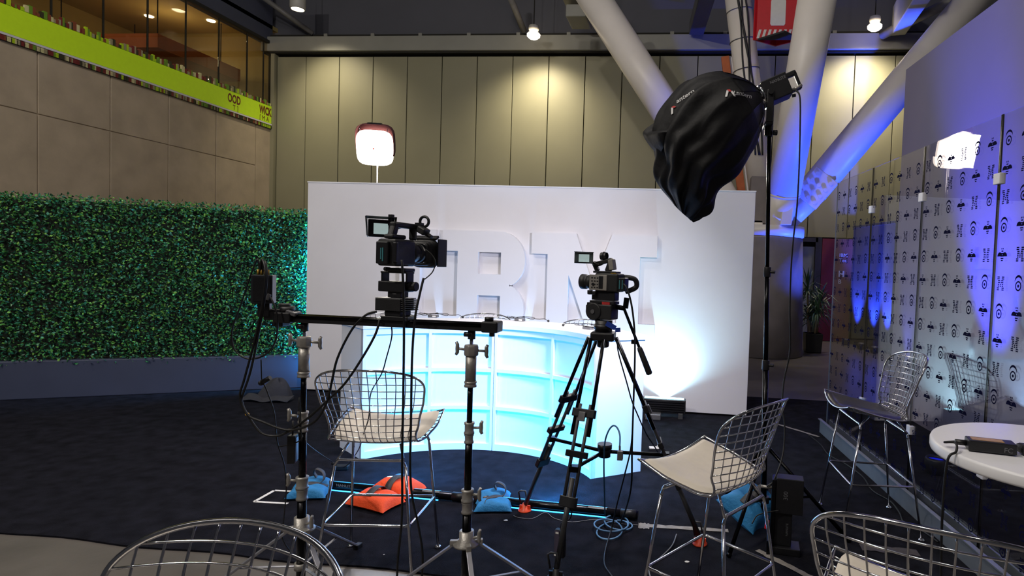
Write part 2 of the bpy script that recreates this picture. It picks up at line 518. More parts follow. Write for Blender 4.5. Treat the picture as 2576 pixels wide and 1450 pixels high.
# ------------------------------------------------------------------ hall pendants, and lamps added overhead
M['bulb'] = mat('bulb_glow', 'fff4dc', 0.4, emit='ffe9c4', estr=14)
M['lamp_white'] = mat('lamp_housing', 'b8b6b0', 0.45, var=0.05)
def pendant(loc, label, energy, spot=True, aim=None, group=None, cyl=False, size=1.15, col=(1, 0.87, 0.62)):
    t = thing('pendant_lamp', label, 'lamp', loc, group=group)
    if cyl:
        mb = MB(); mb.lathe([(0.001, 0.5), (0.17, 0.5), (0.17, 0.03), (0.14, 0.0)], 24); mb.build('housing', M['lamp_white'], t)
        mb = MB(); mb.lathe([(0.001, 0.0), (0.1, 0.0), (0.14, 0.02), (0.14, 0.03), (0.001, 0.03)], 24); mb.build('bulb', M['bulb'], t)
        top = 0.5
    else:
        mb = MB(); mb.lathe([(0.001, 0.0), (0.09, 0.015), (0.145, 0.06), (0.15, 0.11), (0.12, 0.14), (0.001, 0.15)], 24); mb.build('bulb', M['bulb'], t)
        mb = MB(); mb.lathe([(0.001, 0.15), (0.05, 0.15), (0.05, 0.19), (0.11, 0.2), (0.12, 0.24), (0.11, 0.3), (0.001, 0.31)], 24); mb.build('housing', M['lamp_white'], t)
        top = 0.3
    mb = MB(); mb.cyl((0, 0, top), (0, 0, 9.2 - loc[2]), 0.012, n=8); mb.build('suspension_rod', M['seam'], t)
    l = light('pendant_light', 'SPOT' if spot else 'POINT', (0, 0, -0.03), energy, col, shadow_soft_size=0.15)
    l.parent = t
    if spot:
        l.data.spot_size = size; l.data.spot_blend = 1.0
        l.rotation_euler = Vector(aim or (0, 0, -1)).to_track_quat('-Z', 'Y').to_euler()
    return t
pendant((-3.767, 13.500, 6.696), 'hanging lamp with a glowing round bulb before the middle of the olive panels', 480, aim=(0.0, 0.35, -1), size=2.3)
pendant((3.765, 13.600, 6.875), 'hanging lamp with a glowing round bulb under the pale box beam', 620, aim=(0.0, 0.35, -1), size=2.4)
pendant((-9.391, 13.300, 7.338), 'cylindrical hanging downlight beside the sloping ceiling pipe', 480, aim=(0.15, 0.3, -1), cyl=True, size=1.9)
for k, (xx, yy, en) in enumerate(((-6.0, 3.4, 330), (-2.6, 3.0, 400), (1.6, 3.0, 60), (-6.0, -1.8, 1400), (-2.2, -2.2, 380), (1.6, -1.8, 110))):  # unseen lamps added overhead to light the foreground and the set
    pendant((xx, yy, 8.2), 'unseen hanging hall lamp added high above to light the set', en, spot=False, group='added overhead lamps', col=(1, 0.93, 0.84))

# ------------------------------------------------------------------ concrete pier and branching steel tubes
M['pier'] = mat('pier_concrete', '7c7678', 0.8, var=0.16, scale=2.5, bump=0.15, bscale=16)
pier = t = thing('branching_column', 'thick concrete pier with four pale steel tubes branching up from its cap', 'column', (1.42, 11.8, 0))
mb = MB(); mb.lathe([(0.001, 0), (0.79, 0), (0.70, 2.22), (0.001, 2.22)], 48); mb.build('shaft', M['pier'], t)
mb = MB(); mb.lathe([(0.001, 2.22), (0.69, 2.22), (0.69, 2.25), (0.72, 2.25), (0.72, 2.44), (0.001, 2.44)], 48); mb.build('cap', M['steel_paint'], t)
mb = MB(); mb.box((-0.25, 0.1, 2.5), (0.34, 0.5, 0.12)); mb.build('base_plate', M['steel_paint'], t, bevel=0.01)
mb = MB(); mb.box((-0.12, 0.1, 2.95), (0.42, 0.5, 0.9)); mb.build('pedestal', M['pier'], t, bevel=0.02)
PO = Vector((1.42, 11.8, 0))
def branch(label, p0, p1, r0, r1, r2=None):
    p0, p1 = Vector(p0) - PO, Vector(p1) - PO
    d = p1 - p0
    mb = MB()
    mb.cyl(p0, p0 + d * 0.16, r2 or r0 * 0.75, r0, n=32)
    mb.cyl(p0 + d * 0.16, p1, r0, r1, n=32)
    t = mb.build('steel_tube', M['steel_paint'], pier, label=label)
    mb = MB(); mb.cyl(p0 + d * 0.155, p0 + d * 0.165, r0 * 1.012, n=32); mb.build('weld_ring', M['steel_paint'], t)
    return t, p0, d
T1, _, _ = branch('round white steel tube slanting up away behind the black lantern softbox', (0.95, 11.8, 2.44), (-2.194, 11.600, 6.954), 0.31, 0.31)
T2, q2, d2 = branch('upright white steel tube with black cables strapped along it', (1.45, 12.1, 2.44), (0.677, 11.900, 7.052), 0.24, 0.25)
for k, off in enumerate((-0.06, 0.0, 0.03, 0.085)):
    pts = []
    for i in range(12):
        pts.append(q2 + d2 * (0.3 + 0.065 * i) + Vector((off + 0.03 * math.sin(i * 0.9 + k * 2), -0.27 + abs(off) * 0.25, 0)))
    mb = MB(); mb.tube(spline(pts, 3), 0.016, 6); mb.build('strapped_cable', M['cable'], T2)
for i in range(5):
    mb = MB(); mb.cyl(q2 + d2 * (0.42 + 0.12 * i), q2 + d2 * (0.423 + 0.12 * i), 0.262, n=32); mb.build('strap', M['mid_grey'], T2)
T3, _, _ = branch('thick steel tube washed in blue light beside the red sign', (1.6, 11.45, 2.44), (1.827, 9.700, 6.087), 0.3, 0.3)
T4, q4, d4 = branch('long steel tube slanting up over the lilac wall with a bolted plate at its foot', (1.75, 11.7, 2.5), (4.921, 11.300, 6.684), 0.29, 0.3, 0.2)
dd = d4.normalized()
side = dd.cross(Vector((0, -1, 0))).normalized()
pn = dd.cross(side)
if pn.y > 0: pn = -pn
R = Matrix((dd, side, dd.cross(side))).transposed()
pc = q4 + d4 * 0.16
mb = MB(); mb.box(pc + pn * 0.27, (0.62, 0.5, 0.05), R); mb.build('bolt_plate', M['steel_paint'], T4, bevel=0.01)
for i in range(4):
    for j in range(3):
        if i == 3 and j == 1: continue
        c = pc + pn * 0.29 + dd * (-0.22 + 0.145 * i) + side * (-0.15 + 0.15 * j)
        mb = MB(); mb.cyl(c, c + pn * 0.03, 0.042, n=6); mb.build('bolt', M['steel_paint'], T4)
mb = MB(); mb.prism([(0, 0), (0.2, 0), (0.34, 2.0), (0.22, 2.0)], 0.06, Matrix(((1, 0, 0), (0, 0, -1), (0, 1, 0))), Vector((1.58, 11.1, 2.44)) - PO)
mb.build('gusset_fin', M['steel_paint'], pier, bevel=0.01)

M['rustboard'] = mat('orange_board', 'b8643c', 0.7, var=0.15, scale=5)
mb = MB(); mb.bar((0.527, 12.300, 5.876), (0.974, 12.300, 3.104), 0.16, 0.1); simple('leaning_board', 'orange-brown board leaning behind the lantern softbox', 'board', mb, M['rustboard'], 0.01)
mb = MB(); mb.bar((0.662, 12.150, 5.808), (1.103, 12.150, 3.089), 0.06, 0.1); simple('leaning_board', 'narrow white board leaning beside the orange-brown board', 'board', mb, M['white_paint'], 0.01)

# hanging three-sided extinguisher sign
t = thing('extinguisher_sign', 'hanging three-sided red sign with a white fire extinguisher and striped foot', 'sign', (1.385, 10.900, 5.700))
w = 0.41; dpt = 0.36
M['sign_red'] = mat('sign_red', 'c5202c', 0.45, var=0.04)
M['sign_dark'] = mat('sign_underside', '2a2a2e', 0.8, var=0.1)
tri = [(-w, 0), (0, -dpt * 0.0), (w, 0), (0.0, dpt)]
mb = MB(); mb.prism([(-w + 0.05, 0), (w - 0.02, 0), (0.05, -dpt)], 0.03, None, (0, 0, -0.02)); mb.build('underside', M['sign_dark'], t)
mb = MB(); mb.box((0, 0.04, 0.62), (2 * w - 0.06, 0.03, 1.24)); panel = mb.build('sign_face', M['sign_red'], t)
mb = MB(); mb.box((-w * 0.5, 0.2, 0.62), (0.03, 0.55, 1.24), (0, 0, -0.95)); mb.build('sign_face', M['sign_red'], t)
mb = MB(); mb.box((w * 0.5, 0.2, 0.62), (0.03, 0.55, 1.24), (0, 0, 0.95)); mb.build('sign_face', M['sign_red'], t)
mb = MB()
fy = 0.02
def flat(poly, yy=fy):
    mb.prism([(x, z) for x, z in poly], 0.004, Matrix(((1, 0, 0), (0, 0, -1), (0, 1, 0))), (0, yy, 0))
flat([(-0.13, 0.24), (0.09, 0.24), (0.11, 0.27), (0.11, 0.66), (0.09, 0.75), (0.03, 0.80), (-0.07, 0.80), (-0.13, 0.75), (-0.15, 0.66), (-0.15, 0.27)])
flat([(-0.05, 0.80), (0.0, 0.80), (0.0, 0.9), (0.32, 0.86), (0.32, 0.95), (0.0, 1.0), (-0.05, 0.96)])
flat([(-0.05, 0.93), (-0.17, 0.86), (-0.2, 0.7), (-0.165, 0.7), (-0.14, 0.83), (-0.05, 0.88)])
mb.build('extinguisher_print', M['print_white'], panel)
mb = MB()
for k in range(9):
    x0 = -w + 0.03 + k * 0.088
    flat([(x0, 0.02), (x0 + 0.045, 0.02), (x0 + 0.085, 0.17), (x0 + 0.04, 0.17)])
mb.build('stripe_print', M['print_white'], panel)
mb = MB(); mb.cyl((0, 0.15, 1.2), (0, 0.15, 9.2 - t.location.z), 0.012, n=8); mb.build('hanger', M['seam'], t)

# ------------------------------------------------------------------ far side of the hall: frame, banner, plant, black panel wall
t = thing('framed_panel', 'grey-green panel in a dark frame on the far wall behind the plant', 'panel', (2.62, 14.4, 0))
mb = MB(); mb.box((-0.1, 0.03, 1.1), (0.72, 0.02, 2.2)); mb.build('panel', mat('sage_panel', '8e9488', 0.5, var=0.05), t)
mb = MB()
for c, s in (((0.34, 0, 1.21), (0.14, 0.08, 2.42)), ((-0.5, 0, 1.21), (0.08, 0.08, 2.42)), ((-0.08, 0, 2.36), (0.8, 0.08, 0.1))): mb.box(c, s)
mb.build('frame', M['dark_grey'], t)
t = thing('banner', 'dark red banner with small white lines of writing on the far wall', 'banner', (3.27, 14.35, 0))
mb = MB(); mb.box((0.25, 0.02, 1.2), (0.96, 0.03, 2.4)); mb.build('cloth', mat('wine_banner', '6b1c2a', 0.7, var=0.06), t)
for s, z, sz, b in (('IBM', 1.98, 0.12, 0), ('Tec', 1.86, 0.12, 0), ('H', 1.52, 0.19, 0.008), ('B', 1.36, 0.14, 0)):
    lettering('lettering', s, sz, M['print_white'], t, (0.16, 0.0, z), (1, 0, 0), (0, 0, 1), bold=b)

t = thing('potted_plant', 'spiky dark green cane plant in a square black pot beside the pier', 'plant', (2.50, 12.3, 0))
mb = MB(); mb.box((0, 0, 0.19), (0.3, 0.3, 0.38), taper=1.12); mb.build('pot', M['black'], t, bevel=0.01)
mb = MB(); mb.box((0, 0, 0.37), (0.3, 0.3, 0.02)); mb.build('soil', mat('soil', '241c16', 0.95, var=0.3), t)
rnd = random.Random(3)
M['yucca'] = mat('yucca_leaf', '35513a', 0.4, var=0.25, scale=6)
M['cane'] = mat('cane_bark', '8a7a60', 0.8, var=0.2)
for k, (dx, dy, h) in enumerate(((-0.09, 0.0, 1.28), (0.08, 0.04, 1.05), (0.02, -0.08, 0.86), (-0.03, 0.08, 0.72))):
    top = Vector((dx * 1.6, dy * 1.6, h))
    mb = MB(); mb.tube([(dx, dy, 0.3), (dx * 1.3, dy * 1.3, h * 0.6), top], 0.018, 8); cane = mb.build('cane', M['cane'], t)
    mb = MB()
    for i in range(58):
        a = rnd.uniform(0, 2 * PI); el = rnd.uniform(-0.75, 1.45); L = rnd.uniform(0.34, 0.52)
        d = Vector((math.cos(a) * math.cos(el), math.sin(a) * math.cos(el), math.sin(el)))
        s = d.cross(Vector((0, 0, 1))).normalized() * 0.015
        b0 = top + Vector((0, 0, rnd.uniform(-0.16, 0.06)))
        mid = b0 + d * L * 0.55 + Vector((0, 0, 0.02)); tip = b0 + d * L - Vector((0, 0, 0.12 * math.cos(el) * L / 0.4))
        mb.add([b0 - s * 0.7, b0 + s * 0.7, mid + s, mid - s, tip, mid + Vector((0, 0, -0.006))], [(0, 1, 2, 5), (0, 5, 3), (3, 5, 4), (5, 2, 4)])
    mb.build('leaf_tuft', M['yucca'], cane)

M['black_panel'] = mat('black_panel', '1c1c24', 0.6, var=0.1, scale=2)
A_, B_ = Vector((3.74, 14.25, 0)), Vector((4.12, 12.55, 0))
bw = thing('black_panel_wall', 'tall black panel wall lit from its foot by small blue lamps behind the glass', 'panel wall', A_)
d = (B_ - A_); nrm = Vector((-d.y, d.x, 0)).normalized()
if nrm.x > 0: nrm = -nrm
for k in range(2):
    p0 = d * (k / 2); p1 = d * ((k + 1) / 2)
    mb = MB(); mb.bar(p0 + Vector((0, 0, 1.36)) + (p1 - p0) * 0.006, p1 + Vector((0, 0, 1.36)) - (p1 - p0) * 0.006, 0.1, 2.58); mb.build('wall_panel', M['black_panel'], bw, bevel=0.006)
mb = MB(); mb.bar(Vector((0, 0, 0.04)), d + Vector((0, 0, 0.04)), 0.16, 0.08); mb.build('plinth', M['black'], bw)
mb = MB(); mb.bar(Vector((0, 0, 2.67)), d + Vector((0, 0, 2.67)), 0.14, 0.05); mb.build('top_rail', M['black'], bw)
M['blue_lens_deep'] = mat('deep_blue_lens', '101c80', 0.3, emit='1020ff', estr=0.5)
M['blue_lens'] = mat('blue_lens', '2090ff', 0.3, emit='30a8ff', estr=6)
def uplight(loc, label, energy, aim, size=0.7, col=(0.03, 0.08, 1.0), group=None, sc=1.0, blend=0.8, lens='blue_lens'):
    t = thing('uplight', label, 'stage light', loc, group=group)
    mb = MB(); mb.lathe([(0.001, 0.0), (0.07 * sc, 0.0), (0.085 * sc, 0.02), (0.085 * sc, 0.11 * sc), (0.075 * sc, 0.13 * sc), (0.07 * sc, 0.11 * sc)], 20); mb.build('housing', M['black'], t)
    mb = MB(); mb.lathe([(0.001, 0.105 * sc), (0.07 * sc, 0.105 * sc)], 20); mb.build('lens', M[lens], t)
    l = light('uplight_beam', 'SPOT', (0, 0, 0.15 * sc), energy, col, shadow_soft_size=0.05, spot_size=size, spot_blend=blend)
    l.parent = t
    l.rotation_euler = Vector(aim).to_track_quat('-Z', 'Y').to_euler()
    return t
for k, f_ in enumerate((0.22, 0.62, 0.93)):
    p = A_ + d * f_ + nrm * 0.3
    uplight((p.x, p.y, 0), 'small round blue uplight at the foot of the black panel wall', 5000, (-nrm.x * 0.22, -nrm.y * 0.22, 1), 0.75, group='blue uplights at the black panel wall')
uplight((3.5, 10.7, 0), 'round blue uplight on the concrete aimed at the steel tubes', 1500, (-1.5, 0.35, 3.2), 1.25)

# ------------------------------------------------------------------ lilac wall behind the glass
M['lilac'] = mat('lilac_grey_wall', '827c90', 0.6, var=0.03, scale=2)
pw0 = Vector((2.45, 7.47, 0)); pw1 = Vector((2.45 + 0.075 * 6.2, 7.47 - 6.2, 0))
lw = thing('tall_partition', 'tall plain lilac-grey partition wall behind the printed glass', 'partition', pw0)
dv = pw1 - pw0
for k in range(5):
    a = dv * (k / 5); b = dv * ((k + 1) / 5)
    mb = MB(); mb.bar(a + Vector((0.05, 0, 2.02)), b + Vector((0.05, 0, 2.02)), 0.1, 4.04); mb.build('wall_panel', M['lilac'], lw)
uplight((2.05, 5.05, 0), 'round blue uplight between the glass and the tall partition, lighting a wide beam', 2600, (0.30, 0.26, 1.0), 0.60, col=(0.03, 0.035, 1.0), blend=1.0, lens='blue_lens_deep')
uplight((2.26, 7.0, 0), 'round blue uplight between the glass and the tall partition, far one with a soft beam', 130, (0.16, 0.05, 1.0), 0.5, col=(0.1, 0.1, 1.0), lens='blue_lens_deep')

# ------------------------------------------------------------------ printed glass partition
def icons():
    E = []; B = []; MM = []
    def ring(cx, cz, r0, r1, a0=0.0, a1=2 * PI, n=20, sx=1.0):
        qs = []
        for k in range(n):
            t0 = lerp(a0, a1, k / n); t1 = lerp(a0, a1, (k + 1) / n)
            qs.append([(cx + sx * r * math.cos(t), cz + r * math.sin(t)) for r, t in ((r0, t0), (r1, t0), (r1, t1), (r0, t1))])
        return qs
    E += ring(0, -0.008, 0.017, 0.024) + ring(0, -0.008, 0.0005, 0.0075, n=10)
    for k in range(12):
        t0 = lerp(0.25, PI - 0.25, k / 12); t1 = lerp(0.25, PI - 0.25, (k + 1) / 12)
        th = lambda t: 0.011 * math.sin((t - 0.25) / (PI - 0.5) * PI)
        E.append([(math.cos(t0) * 0.031, 0.002 + math.sin(t0) * 0.031), (math.cos(t1) * 0.031, 0.002 + math.sin(t1) * 0.031),
                  (math.cos(t1) * (0.031 + th(t1)), 0.002 + math.sin(t1) * (0.031 + th(t1))), (math.cos(t0) * (0.031 + th(t0)), 0.002 + math.sin(t0) * (0.031 + th(t0)))])
    for s in (-1, 1):
        B.append([(s * 0.003, 0.026), (s * 0.009, 0.026), (s * 0.009, 0.034), (s * 0.003, 0.034)])
        B += ring(s * 0.021, -0.008, 0.0005, 0.021, 0.0 if s < 0 else 0.0, PI, 8)
    for z, w in ((0.018, 0.008), (0.006, 0.013), (-0.006, 0.013), (-0.018, 0.012), (-0.028, 0.008)):
        B.append([(-w, z - 0.003), (w, z - 0.003), (w, z + 0.003), (-w, z + 0.003)])
    for k in range(8):
        z = 0.032 - k * 0.009
        rows = [(-0.03, -0.009 + 0.0006 * k), (0.009 - 0.0006 * k, 0.03)] if k < 2 else ([(-0.023, -0.007 + 0.0012 * k), (0.007 - 0.0012 * k, 0.023)] if k < 6 else [(-0.03, -0.011), (0.011, 0.03)])
        if k in (4, 5): rows = [(-0.023, -0.011), (-0.005, 0.005), (0.011, 0.023)]
        for a, b in rows:
            MM.append([(a, z - 0.0028), (b, z - 0.0028), (b, z + 0.0028), (a, z + 0.0028)])
    return E, B, MM
ICONS = icons()
M['glass'] = glass_mat('partition_glass', (0.965, 0.97, 0.975), 1.56)
gA, gB = Vector((1.404, 6.06, 0)), Vector((1.72, 2.55, 0))
gd = (gB - gA).normalized()
joints = [0.0, 0.885, 1.77, 2.635, 3.52]
GH = 2.46
gn = Vector((gd.y, -gd.x, 0)).normalized()
if gn.x > 0: gn = -gn
ang = math.atan2(gd.y, gd.x)
M['alu'] = mat('aluminium_channel', '8b9299', 0.4, metal=0.55, var=0.08, scale=10)
gp = ch = thing('glass_partition', 'row of clear glass panes printed with small navy emblems in an aluminium floor channel', 'partition', gA, ang)
L = 3.9
for yy, hh, ww in ((0.045, 0.13, 0.012), (-0.045, 0.13, 0.012)):
    mb = MB(); mb.box((L / 2 - 0.05, yy, hh / 2), (L, ww, hh)); mb.build('side_plate', M['alu'], ch, bevel=0.002)
mb = MB(); mb.box((L / 2 - 0.05, 0.0, 0.04), (L, 0.076, 0.08)); mb.build('gasket', M['black'], ch)
mb = MB(); mb.box((L / 2 - 0.05, -0.055, 0.134), (L, 0.03, 0.008)); mb.build('cover_strip', M['alu'], ch)
for k in range(4):
    a, b = joints[k], joints[k + 1]
    w_ = b - a
    mb = MB(); mb.box((a + w_ / 2, 0, 0.085 + (GH - 0.06) / 2), (w_ - 0.012, 0.01, GH - 0.06)); g = mb.build('glass_pane', M['glass'], gp)
    for xx in (a + 0.004, b - 0.004):
        mb = MB(); mb.box((xx, 0, 0.085 + (GH - 0.06) / 2), (0.003, 0.011, GH - 0.06)); mb.build('polished_edge', M['black_gloss'] if xx > 0.1 else M['alu'], g)
    pv, pf = [], []
    cols_ = 6; pitch = w_ / cols_
    for r in range(15):
        z0 = GH - 0.12 - r * 0.153
        for c in range(cols_):
            ic = ICONS[(c + r + k) % 3]
            for q in ic:
                o_ = len(pv)
                pv += [(a + (c + 0.5) * pitch + x * 1.0, -0.0062, z0 + z * 1.08) for x, z in q]
                pf.append(tuple(range(o_, o_ + 4)))
    me = bpy.data.meshes.new('emblem_print'); me.from_pydata(pv, [], pf)
    ob = bpy.data.objects.new('emblem_print', me); C.objects.link(ob); ob.parent = g; me.materials.append(M['print']); ob['kind'] = 'stuff'
    if k < 3:
        for zz in (2.14, 0.53):
            mb = MB(); mb.box((b, 0, zz), (0.06, 0.034, 0.06)); mb.build('clip', M['white_paint'], gp, bevel=0.004)

# ------------------------------------------------------------------ white backdrop wall with raised letters
WX0, WX1, WY, WH = -4.449, 0.664, 6.524, 2.44
bd = thing('backdrop_wall', 'wide freestanding white backdrop wall with big raised white block letters', 'backdrop', ((WX0 + WX1) / 2, WY, 0))
cx = (WX0 + WX1) / 2
mb = MB(); mb.box((0, 0.06, WH / 2 + 0.01), (WX1 - WX0, 0.12, WH - 0.02)); mb.build('wall_body', M['white_paint'], bd, bevel=0.004)
mb = MB(); mb.box((0, 0.06, WH + 0.004), (WX1 - WX0 + 0.01, 0.13, 0.012)); mb.build('top_cap', M['white_lam'], bd)
for s in (-1, 1):
    mb = MB(); mb.box((s * 1.6, 0.5, 0.6), (0.06, 0.76, 1.2)); mb.build('brace', M['white_paint'], bd)
RX = Matrix(((1, 0, 0), (0, 0, -1), (0, 1, 0)))     # polygon x,z extruded toward the viewer
def letter(polys, depth=0.07):
    # outer boundary with optional holes, extruded
    bm = bmesh.new()
    cu = bpy.data.curves.new('outline', 'CURVE'); cu.dimensions = '2D'; cu.fill_mode = 'BOTH'; cu.extrude = depth / 2
    for poly in polys:
        sp = cu.splines.new('POLY'); sp.points.add(len(poly) - 1); sp.use_cyclic_u = True
        for i, (x, z) in enumerate(poly): sp.points[i].co = (x, z, 0, 1)
    o = bpy.data.objects.new('outline', cu); C.objects.link(o)
    me = bpy.data.meshes.new_from_object(o.evaluated_get(bpy.context.evaluated_depsgraph_get()))
    bpy.data.objects.remove(o); bpy.data.curves.remove(cu); bm.free()
    me.transform(Matrix(((1, 0, 0, -cx), (0, 0, -1, -depth / 2 + 0.002), (0, 1, 0, 0), (0, 0, 0, 1))))
    ob = bpy.data.objects.new('block_letter', me); C.objects.link(ob); ob.parent = bd
    me.materials.clear(); me.materials.append(M['white_paint'])
    return ob
ZT, ZS, ZB = 1.935, 1.70, 0.733
ZS2 = ZB + (ZT - ZS)
def sym(x0, x1, s0, s1):
    return [(x0, ZT), (x1, ZT), (x1, ZS), (s1, ZS), (s1, ZS2), (x1, ZS2), (x1, ZB), (x0, ZB), (x0, ZS2), (s0, ZS2), (s0, ZS), (x0, ZS)]
letter([sym(-3.458, -2.862, -3.28, -3.04)])
def arc(cx_, cz, rx, rz, a0, a1, n=16):
    return [(cx_ + rx * math.cos(lerp(a0, a1, k / n)), cz + rz * math.sin(lerp(a0, a1, k / n))) for k in range(n + 1)]
zc = 1.334
out = [(-2.78, ZS), (-2.78, ZT)] + arc(-2.13, 1.6125, 0.305, 0.3225, PI / 2, -math.radians(64), 20) + [(-1.998, zc)] + \
      arc(-2.13, 1.0555, 0.305, 0.3225, math.radians(64), -PI / 2, 20) + [(-2.78, ZB), (-2.78, ZS2), (-2.60, ZS2), (-2.60, ZS)]
letter([out, [(-2.363, 1.698), (-2.10, 1.698), (-2.10, 1.454), (-2.363, 1.454)], [(-2.363, 1.214), (-2.10, 1.214), (-2.10, 0.97), (-2.363, 0.97)]])
mc = -1.06
half = [(-1.258, ZT), (-1.755, ZT), (-1.755, ZS), (-1.572, ZS), (-1.572, ZS2), (-1.755, ZS2), (-1.755, ZB), (-1.15, ZB), (-1.15, ZS2), (-1.332, ZS2), (-1.332, 1.478)]
half2 = [(2 * mc - x, z) for x, z in reversed(half)]
letter([half + [(mc - 0.0, 0.733)] + half2 + [(mc, 1.386)]])

# ------------------------------------------------------------------ curved studio desk
DC = Vector((-1.62, 3.70, 0))
RI, RO, DH = 1.14, 1.57, 1.07
dk = thing('studio_desk', 'tall curved white presenter desk with panelled concave front', 'desk', DC)
A0, A1 = math.radians(142.2), math.radians(34.6)
AM = math.radians(89.5)
def pol(r, a, z): return Vector((r * math.cos(a), r * math.sin(a), z))
def arcbox(mb, r0, r1, a0, a1, z0, z1, n=12):
    ps = []
    for k in range(n + 1):
        a = lerp(a0, a1, k / n)
        ps += [pol(r0, a, z0), pol(r1, a, z0), pol(r1, a, z1), pol(r0, a, z1)]
    fs = []
    for k in range(n):
        b = 4 * k
        for i, j in ((0, 1), (1, 2), (2, 3), (3, 0)):
            fs.append((b + i, b + j, b + 4 + j, b + 4 + i))
    fs += [(3, 2, 1, 0), (4 * n, 4 * n + 1, 4 * n + 2, 4 * n + 3)]
    mb.add(ps, fs)
mb = MB(); arcbox(mb, RI - 0.012, RO + 0.01, A0 + 0.006, A1 - 0.006, DH - 0.035, DH, 48); mb.build('desk_top', M['white_lam'], dk)
zr = [0.0, 0.055, 0.345, 0.375, 0.665, 0.695, 0.985, 1.035]
for mod, (a0, a1) in enumerate(((A0, AM + 0.0025), (AM - 0.0025, A1))):
    da = a1 - a0
    st = 0.018 * (1 if da > 0 else -1)
    # recessed panels and their framing
    cols2 = [(a0 + st * 1.0, a0 + da / 2 - st * 0.6), (a0 + da / 2 + st * 0.6, a1 - st * 1.0)]
    for (c0, c1) in cols2:
        for z0, z1 in ((0.055, 0.345), (0.375, 0.665), (0.695, 0.985)):
            mb = MB(); arcbox(mb, RI + 0.026, RI + 0.038, c0, c1, z0, z1, 12); mb.build('front_panel', M['white_lam'], dk)
    for c0, c1 in ((a0, a0 + st), (a0 + da / 2 - st * 0.6, a0 + da / 2 + st * 0.6), (a1 - st, a1)):
        mb = MB(); arcbox(mb, RI, RI + 0.038, c0, c1, 0.0, 1.035, 2); mb.build('stile', M['white_lam'], dk)
    for (c0, c1) in cols2:
        for z0, z1 in ((0.0, 0.055), (0.345, 0.375), (0.665, 0.695), (0.985, 1.035)):
            mb = MB(); arcbox(mb, RI + 0.002, RI + 0.038, c0, c1, z0, z1, 12); mb.build('rail', M['white_lam'], dk)
for a, s in ((A0, 1), (A1, -1)):
    mb = MB(); arcbox(mb, RI, RO, a, a - s * 0.022, 0.0, 1.035, 1); mb.build('end_panel', M['white_lam'], dk)
mb = MB(); arcbox(mb, RI + 0.04, RO - 0.12, AM + 0.008, AM - 0.008, 0.0, 1.035, 1); mb.build('divider', M['white_lam'], dk)

# little wireless mic packs lying on the desk
rnd = random.Random(11)
def mic_pack(loc, label, rz, dark_dot=None):
    t = thing('mic_pack', label, 'microphone pack', loc, rz)
    mb = MB(); mb.box((0, 0, 0.012), (0.085, 0.055, 0.024)); mb.build('transmitter', M['mid_grey'], t, bevel=0.004)
    mb = MB(); mb.box((0.015, -0.029, 0.012), (0.03, 0.004, 0.014)); mb.build('display', M['print_white'], t)
    mb = MB(); mb.cyl((-0.04, 0, 0.015), (-0.09, 0.02, 0.035), 0.003, n=6); mb.build('antenna', M['cable'], t)
    pts = []
    for i in range(16):
        a = i * 0.85
        pts.append((math.cos(a) * (0.05 + 0.012 * i) * 1.1 - 0.02, math.sin(a) * 0.05 + 0.01, 0.012 + 0.028 * abs(math.sin(i * 1.3))))
    pts.append((0.26, 0.02, 0.006))
    mb = MB(); mb.tube(spline(pts, 5), 0.0022, 5); mb.build('lavalier_wire', M['cable'], t)
    mb = MB(); mb.ball((0.262, 0.02, 0.012), 0.011, 8); mb.build('microphone', M['cable'], t)
    return t
mic_pack((-2.305, 5.189, 1.070), 'grey wireless mic pack with tangled wire near the slider camera', 0.1)
mic_pack((-1.508, 5.223, 1.070), 'grey wireless mic pack with tangled wire in the middle of the desk', -0.1)
mic_pack((-0.811, 4.801, 1.070), 'grey wireless mic pack with tangled wire behind the tripod head', 2.6)

# ------------------------------------------------------------------ hedge screen
hA, hB = Vector((-4.42, 6.92, 0)), Vector((-7.6, 5.15, 0))
hd = (hB - hA); HL = hd.length; hd.normalize()
hn = Vector((-hd.y, hd.x, 0))
if hn.y > 0: hn = -hn
hg = thing('hedge_screen', 'tall artificial boxwood hedge screen on a dark blue-grey plinth', 'hedge', hA)
M['plinth'] = mat('slate_plinth', '3c4258', 0.6, var=0.06, scale=3)
mb = MB(); mb.bar(Vector((0, 0, 0.2)) , hd * HL + Vector((0, 0, 0.2)), 0.3, 0.4); mb.build('plinth', M['plinth'], hg, bevel=0.01)
mb = MB(); mb.bar(Vector((0, 0, 1.25)), hd * HL + Vector((0, 0, 1.25)), 0.12, 1.66); mb.build('backing', mat('hedge_backing', '10180f', 0.9, var=0.3), hg)
rnd = random.Random(5)
lv, lf, lc = [], [], []
greens = [lin(c) for c in ('2f6b3a', '3f8a4c', '234f36', '5da048', '2c7a5c', '4b8d75', '79b04a')]
N = 30000
